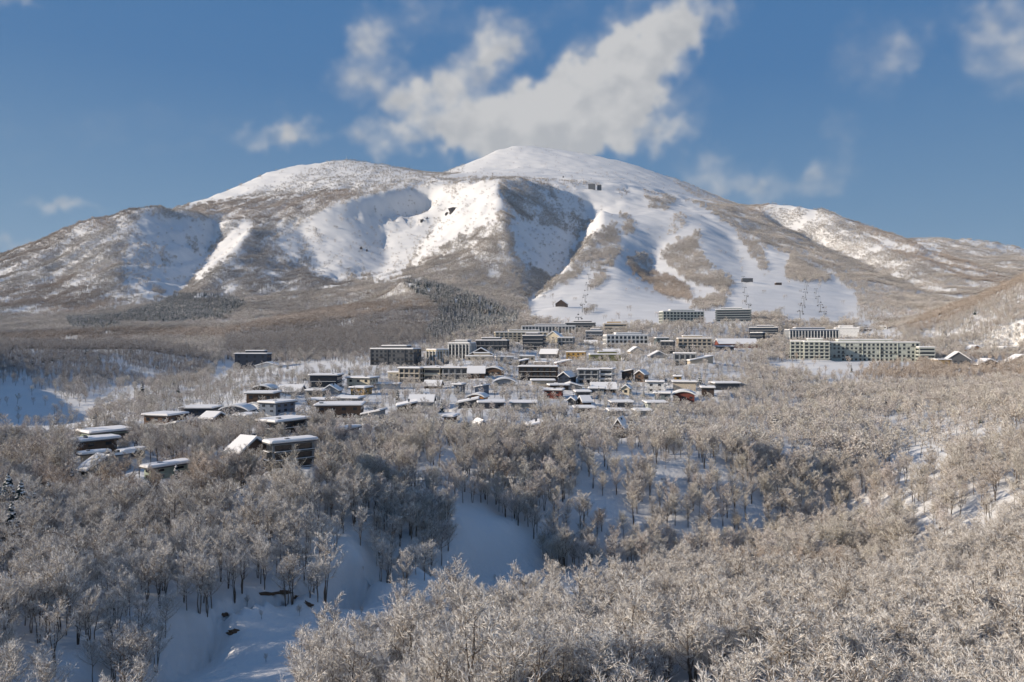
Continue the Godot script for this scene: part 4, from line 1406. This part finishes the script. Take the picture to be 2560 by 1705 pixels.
func build_town() -> void:
	var r := RandomNumberGenerator.new()
	r.seed = 9
	for b in TOWN:
		var t := house_place(b)
		var w := t.basis.x.x
		var d := t.basis.z.z
		var tall := t.basis.y.y
		var o := Node3D.new()
		o.name = b[11]
		o.position = t.origin
		o.rotation.y = deg_to_rad(b[6])
		o.set_meta("label", b[12])
		o.set_meta("category", b[11].replace("_", " "))
		o.set_meta("group", "buildings of the snowy resort village" if b[4] < 1100 else "buildings on the ski mountain")
		var far: bool = b[4] > 1100
		var snow := 0.75 if b[4] < 480 else 0.85
		var kind: String = b[7]
		var wall: String = b[9]
		if far:
			snow = 0.5
		if kind == "flat":
			var h := maxf(tall - snow - 0.35, 2.2)
			put("wall", block(w, h + 5.0, d), wall, o, Vector3(0, -5.0, 0))
			var over := 0.9 if b[4] < 480 else 0.35
			var roof := put("roof", block(w + over * 2, 0.35, d + over * 2), "charcoal" if b[4] < 480 else wall, o, Vector3(0, h + 0.003, 0))
			put("snow_cap", drift(w + over * 2 + 0.1, d + over * 2 + 0.1, snow, r.randi()), "snow", roof, Vector3(0, 0.352, 0))
			windows(o, b[10], w, h, d, b[8], wall, r)
			if b[4] >= 480 and not far and w > 18.0:       # a set back top house
				var hh := 2.4
				var top := put("roof_house", block(w * 0.6, hh, d * 0.55), "ochre" if b[12].contains("ochre roof") else wall, o, Vector3(r.randf_range(-0.1, 0.1) * w, h + 0.36, -d * 0.12))
				put("snow_cap", drift(w * 0.6 + 0.6, d * 0.55 + 0.6, 0.7, r.randi()), "snow", top, Vector3(0, hh + 0.003, 0))
			if not far and b[8] > 1:
				for q in (2 if b[4] >= 480 else 1):
					put("roof_vent", block(r.randf_range(0.7, 1.6), r.randf_range(1.0, 1.5), r.randf_range(0.7, 1.6)), "steel", roof, Vector3(r.randf_range(-0.42, 0.42) * w, 0.3, r.randf_range(0.1, 0.4) * d))
		else:
			var sideways := kind == "gable_s"
			var across := d if sideways else w
			var along := w if sideways else d
			var rise: float = {"gable_f": 0.36, "gable_s": 0.30, "mono": 0.20, "arch": 0.16}[kind] * across
			if b[10] == "logs":
				rise = across * 0.72
			rise = minf(rise, tall * 0.6)
			var h := maxf(tall - rise - snow - 0.3, 1.9)
			var over := 0.8
			var edge := roof_line(kind, across / 2, rise)
			var body := PackedVector2Array([Vector2(across / 2, -5.0), Vector2(-across / 2, -5.0)])
			for q in edge:
				body.append(q + Vector2(0, h))
			put("wall", extrude(body, along / 2, sideways), wall, o)
			var slope := rise / (across / 2) if kind != "mono" else rise / across
			var eave := roof_line(kind, across / 2 + over, rise + slope * over * (1.0 if kind != "mono" else 2.0))
			var drop := slope * over if kind != "arch" else slope * over * 0.8
			var roof := put("roof", extrude(band(eave, 0.02, 0.28, 0.0), along / 2 + over, sideways), "charcoal", o, Vector3(0, h - drop, 0))
			put("snow_cap", extrude(band(eave, 0.304, snow, 0.25), along / 2 + over - 0.08, sideways), "snow", roof)
			windows(o, b[10], w, h, d, b[8], wall, r)
			if b[4] < 420 and kind != "arch":
				put("chimney", block(0.8, 1.6, 0.8), "charcoal", roof, Vector3(across * 0.12, rise + 0.2, along * 0.1) if not sideways else Vector3(along * 0.15, rise + 0.2, -across * 0.1))
		add_child(o, true)
	print("town ", Time.get_ticks_msec())

# ================================================================ lifts, masts, rocks
func lift(label: String, a: Vector2, b: Vector2, da: float, db: float, poles: int, chairs: int) -> void:
	var p0 := at(a.x, a.y, da)
	var p1 := at(b.x, b.y, db)
	p0.y = ground(p0.x, p0.z)
	p1.y = ground(p1.x, p1.z)
	var heads: Array[Vector3] = []
	var dir := (p1 - p0).normalized()
	var turn := atan2(dir.x, dir.z)
	for k in poles:
		var p := p0.lerp(p1, float(k) / (poles - 1))
		p.y = ground(p.x, p.z)
		var o := Node3D.new()
		o.name = "lift_pylon"
		o.position = p
		o.rotation.y = turn
		o.set_meta("label", "steel T shaped pylon of the " + label)
		o.set_meta("category", "lift pylon")
		o.set_meta("group", "pylons of the " + label)
		var s := Shape.new()
		s.limb(Vector3(0, -2, 0), Vector3(0, 13, 0), 0.75, 0.5, 8, Color.WHITE)
		put("mast", s.mesh(), "steel", o)
		put("crossarm", block(8.0, 0.8, 0.9), "steel", o, Vector3(0, 12.9, 0))
		for sd in [-1, 1]:
			put("sheave_train", block(0.7, 0.9, 3.6), "frame", o, Vector3(3.6 * sd, 12.0, 0))
		add_child(o, true)
		heads.append(p + Vector3(0, 12.0, 0))
	var across := Vector3(cos(turn), 0, -sin(turn)) * 3.6
	for sd in [-1, 1]:
		var s := Shape.new()
		for k in poles - 1:
			var last: Vector3 = heads[k] + across * sd
			for q in range(1, 5):
				var t := q / 4.0
				var e: Vector3 = heads[k].lerp(heads[k + 1], t) + across * sd - Vector3(0, 14.0 * t * (1 - t), 0)
				s.limb(last, e, 0.07, 0.07, 3, Color.WHITE)
				last = e
		var c := put("lift_cable", s.mesh(), "frame", self)
		c.set_meta("label", "%s steel cable of the %s" % ["left" if sd < 0 else "right", label])
		c.set_meta("category", "cable")
		c.set_meta("group", "cables of the ski lifts")
	for k in chairs:
		var t := (k + 0.5) / chairs * (poles - 1)
		var i := mini(int(t), poles - 2)
		var f := t - i
		var p := heads[i].lerp(heads[i + 1], f) - Vector3(0, 14.0 * f * (1 - f), 0) + across * (1.0 if k & 1 else -1.0)
		var o := Node3D.new()
		o.name = "lift_chair"
		o.position = p - Vector3(0, 3.2, 0)
		o.rotation.y = turn
		o.set_meta("label", "dark chair hanging on the " + label)
		o.set_meta("category", "chair")
		o.set_meta("group", "chairs on the " + label)
		put("hanger", block(0.16, 3.2, 0.16), "frame", o)
		put("seat", block(2.4, 0.35, 0.9), "frame", o, Vector3(0, -0.3, 0.2))
		put("backrest", block(2.4, 1.2, 0.25), "frame", o, Vector3(0, 0.0, -0.35))
		add_child(o, true)

func rock(called: String, label: String, category: String, p: Vector3, w: float, h: float, d: float, turn: float, mat: String, seed_: int) -> void:
	var r := FastNoiseLite.new()
	r.seed = seed_
	r.frequency = 0.9
	var s := Shape.new()
	var rings := 7
	var round_ := 12
	var pt := func(j: int, i: int) -> Vector3:
		var a := TAU * (i % round_) / round_
		var e := -0.9 + PI * 0.5 * 1.55 * j / rings
		var n := Vector3(cos(a) * cos(e), sin(e), sin(a) * cos(e))
		var k := 1.0 + 0.9 * r.get_noise_3d(n.x * 1.6, n.y * 1.6, n.z * 1.6) + 0.6 * r.get_noise_3d(n.x * 4.0, n.y * 4.0 + 9.0, n.z * 4.0)
		return Vector3(n.x * w / 2, n.y * h, n.z * d / 2) * k
	for j in rings:
		for i in round_:
			s.quad(pt.call(j, i), pt.call(j + 1, i), pt.call(j + 1, i + 1), pt.call(j, i + 1), Color.WHITE)
	var o := put(called, s.mesh(), mat, self, p, turn)
	o.set_meta("label", label)
	o.set_meta("category", category)

func build_details() -> void:
	lift("lift on the left hand piste", Vector2(1446, 803), Vector2(1482, 592), 960, 2480, 9, 22)
	lift("lift on the right hand piste", Vector2(2000, 806), Vector2(2018, 708), 1020, 1830, 6, 10)
	lift("lift left of the wooded strip", Vector2(1872, 775), Vector2(1858, 700), 1130, 1720, 4, 6)
	lift("lift nearest the village hotels", Vector2(2060, 797), Vector2(2040, 735), 1060, 1600, 4, 8)
	for m in [[866, 402, 4345, 30.0, "thin white radio mast on the left shoulder's top"], [1024, 424, 4230, 30.0, "thin dark radio mast right of the white one on the shoulder"]]:
		var p := at(m[0], m[1], m[2])
		p.y = ground(p.x, p.z) - 1.0
		var o := Node3D.new()
		o.name = "radio_mast"
		o.position = p
		o.set_meta("label", m[4])
		o.set_meta("category", "mast")
		var s := Shape.new()
		s.limb(Vector3.ZERO, Vector3(0, m[3], 0), 1.3, 0.5, 5, Color.WHITE)
		put("mast", s.mesh(), "white" if m[0] < 900 else "frame", o)
		put("hut", block(8, 4, 6), "grey", o, Vector3(7, -0.5, 0))
		add_child(o, true)
	var n := 0
	for k in [[1133, 528, 34.0, 16.0, "large dark rock outcrop at the right end of the snow headwall"], [1118, 536, 18.0, 9.0, "smaller rock left of the large outcrop on the headwall"], [1055, 553, 16.0, 8.0, "dark rock below the snow flutes"], [1068, 546, 9.0, 6.0, "small dark rock right of the rock below the flutes"], [903, 622, 16.0, 9.0, "dark rock in the middle of the bowl"], [917, 628, 10.0, 6.0, "small rock right of the rock in the middle of the bowl"], [1408, 444, 14.0, 8.0, "small dark crag under the summit cone"]]:
		var p := sight(k[0], k[1], 1500.0)
		if p != Vector3.ZERO:
			rock("rock", k[4], "rock", p, k[2], k[3], k[2] * 0.6, 0.3 * n, "rock", 50 + n)
		n += 1
	# bare earth where the bank above the stream has slipped, fallen logs and bushes on the snow
	for k in [[672, 1484, 4.6, 0.55, 0.2, "brown earth lip under the bank, left end"], [706, 1480, 3.6, 0.6, 0.0, "brown earth lip under the bank, above the stream"], [740, 1492, 3.8, 0.6, -0.4, "brown earth lip under the bank, bending down"], [768, 1510, 3.6, 0.8, -0.6, "dark earth overhang on the bank's right shoulder"], [800, 1540, 2.4, 0.5, -0.7, "last patch of earth at the bank's right end"], [585, 1580, 2.6, 0.8, 0.1, "red brown earth patch on the lower bank"], [300, 1650, 3.6, 0.6, -0.3, "dark earth streak on the bank at the lower left"], [560, 1535, 1.8, 0.5, 0.0, "small dark earth spot left of the red brown patch"], [947, 1385, 2.0, 0.45, 0.3, "dark log end at the foot of the middle tree clump"], [1098, 1268, 2.6, 0.4, 0.0, "dark fallen log under the trees above the snow slope"], [862, 1219, 2.2, 0.7, 0.0, "black boulder among trees above the gully"], [1112, 1292, 0.8, 1.3, 0.0, "short black stump standing on the upper snow slope"], [780, 1690, 3.0, 0.3, 0.6, "dark stick lying in the snow at the bottom"]]:
		var p := sight(k[0], k[1])
		if p != Vector3.ZERO:
			var kind: String = "fallen_log" if k[5].contains("log") or k[5].contains("stick") else ("boulder" if k[5].contains("boulder") else ("tree_stump" if k[5].contains("stump") else "earth_patch"))
			rock(kind, k[5], kind.replace("_", " "), p + Vector3(0, -0.1, 0), k[2], k[3] * (0.6 if kind == "earth_patch" else 1.0), 0.8, k[4], "earth", 70 + n)
		n += 1
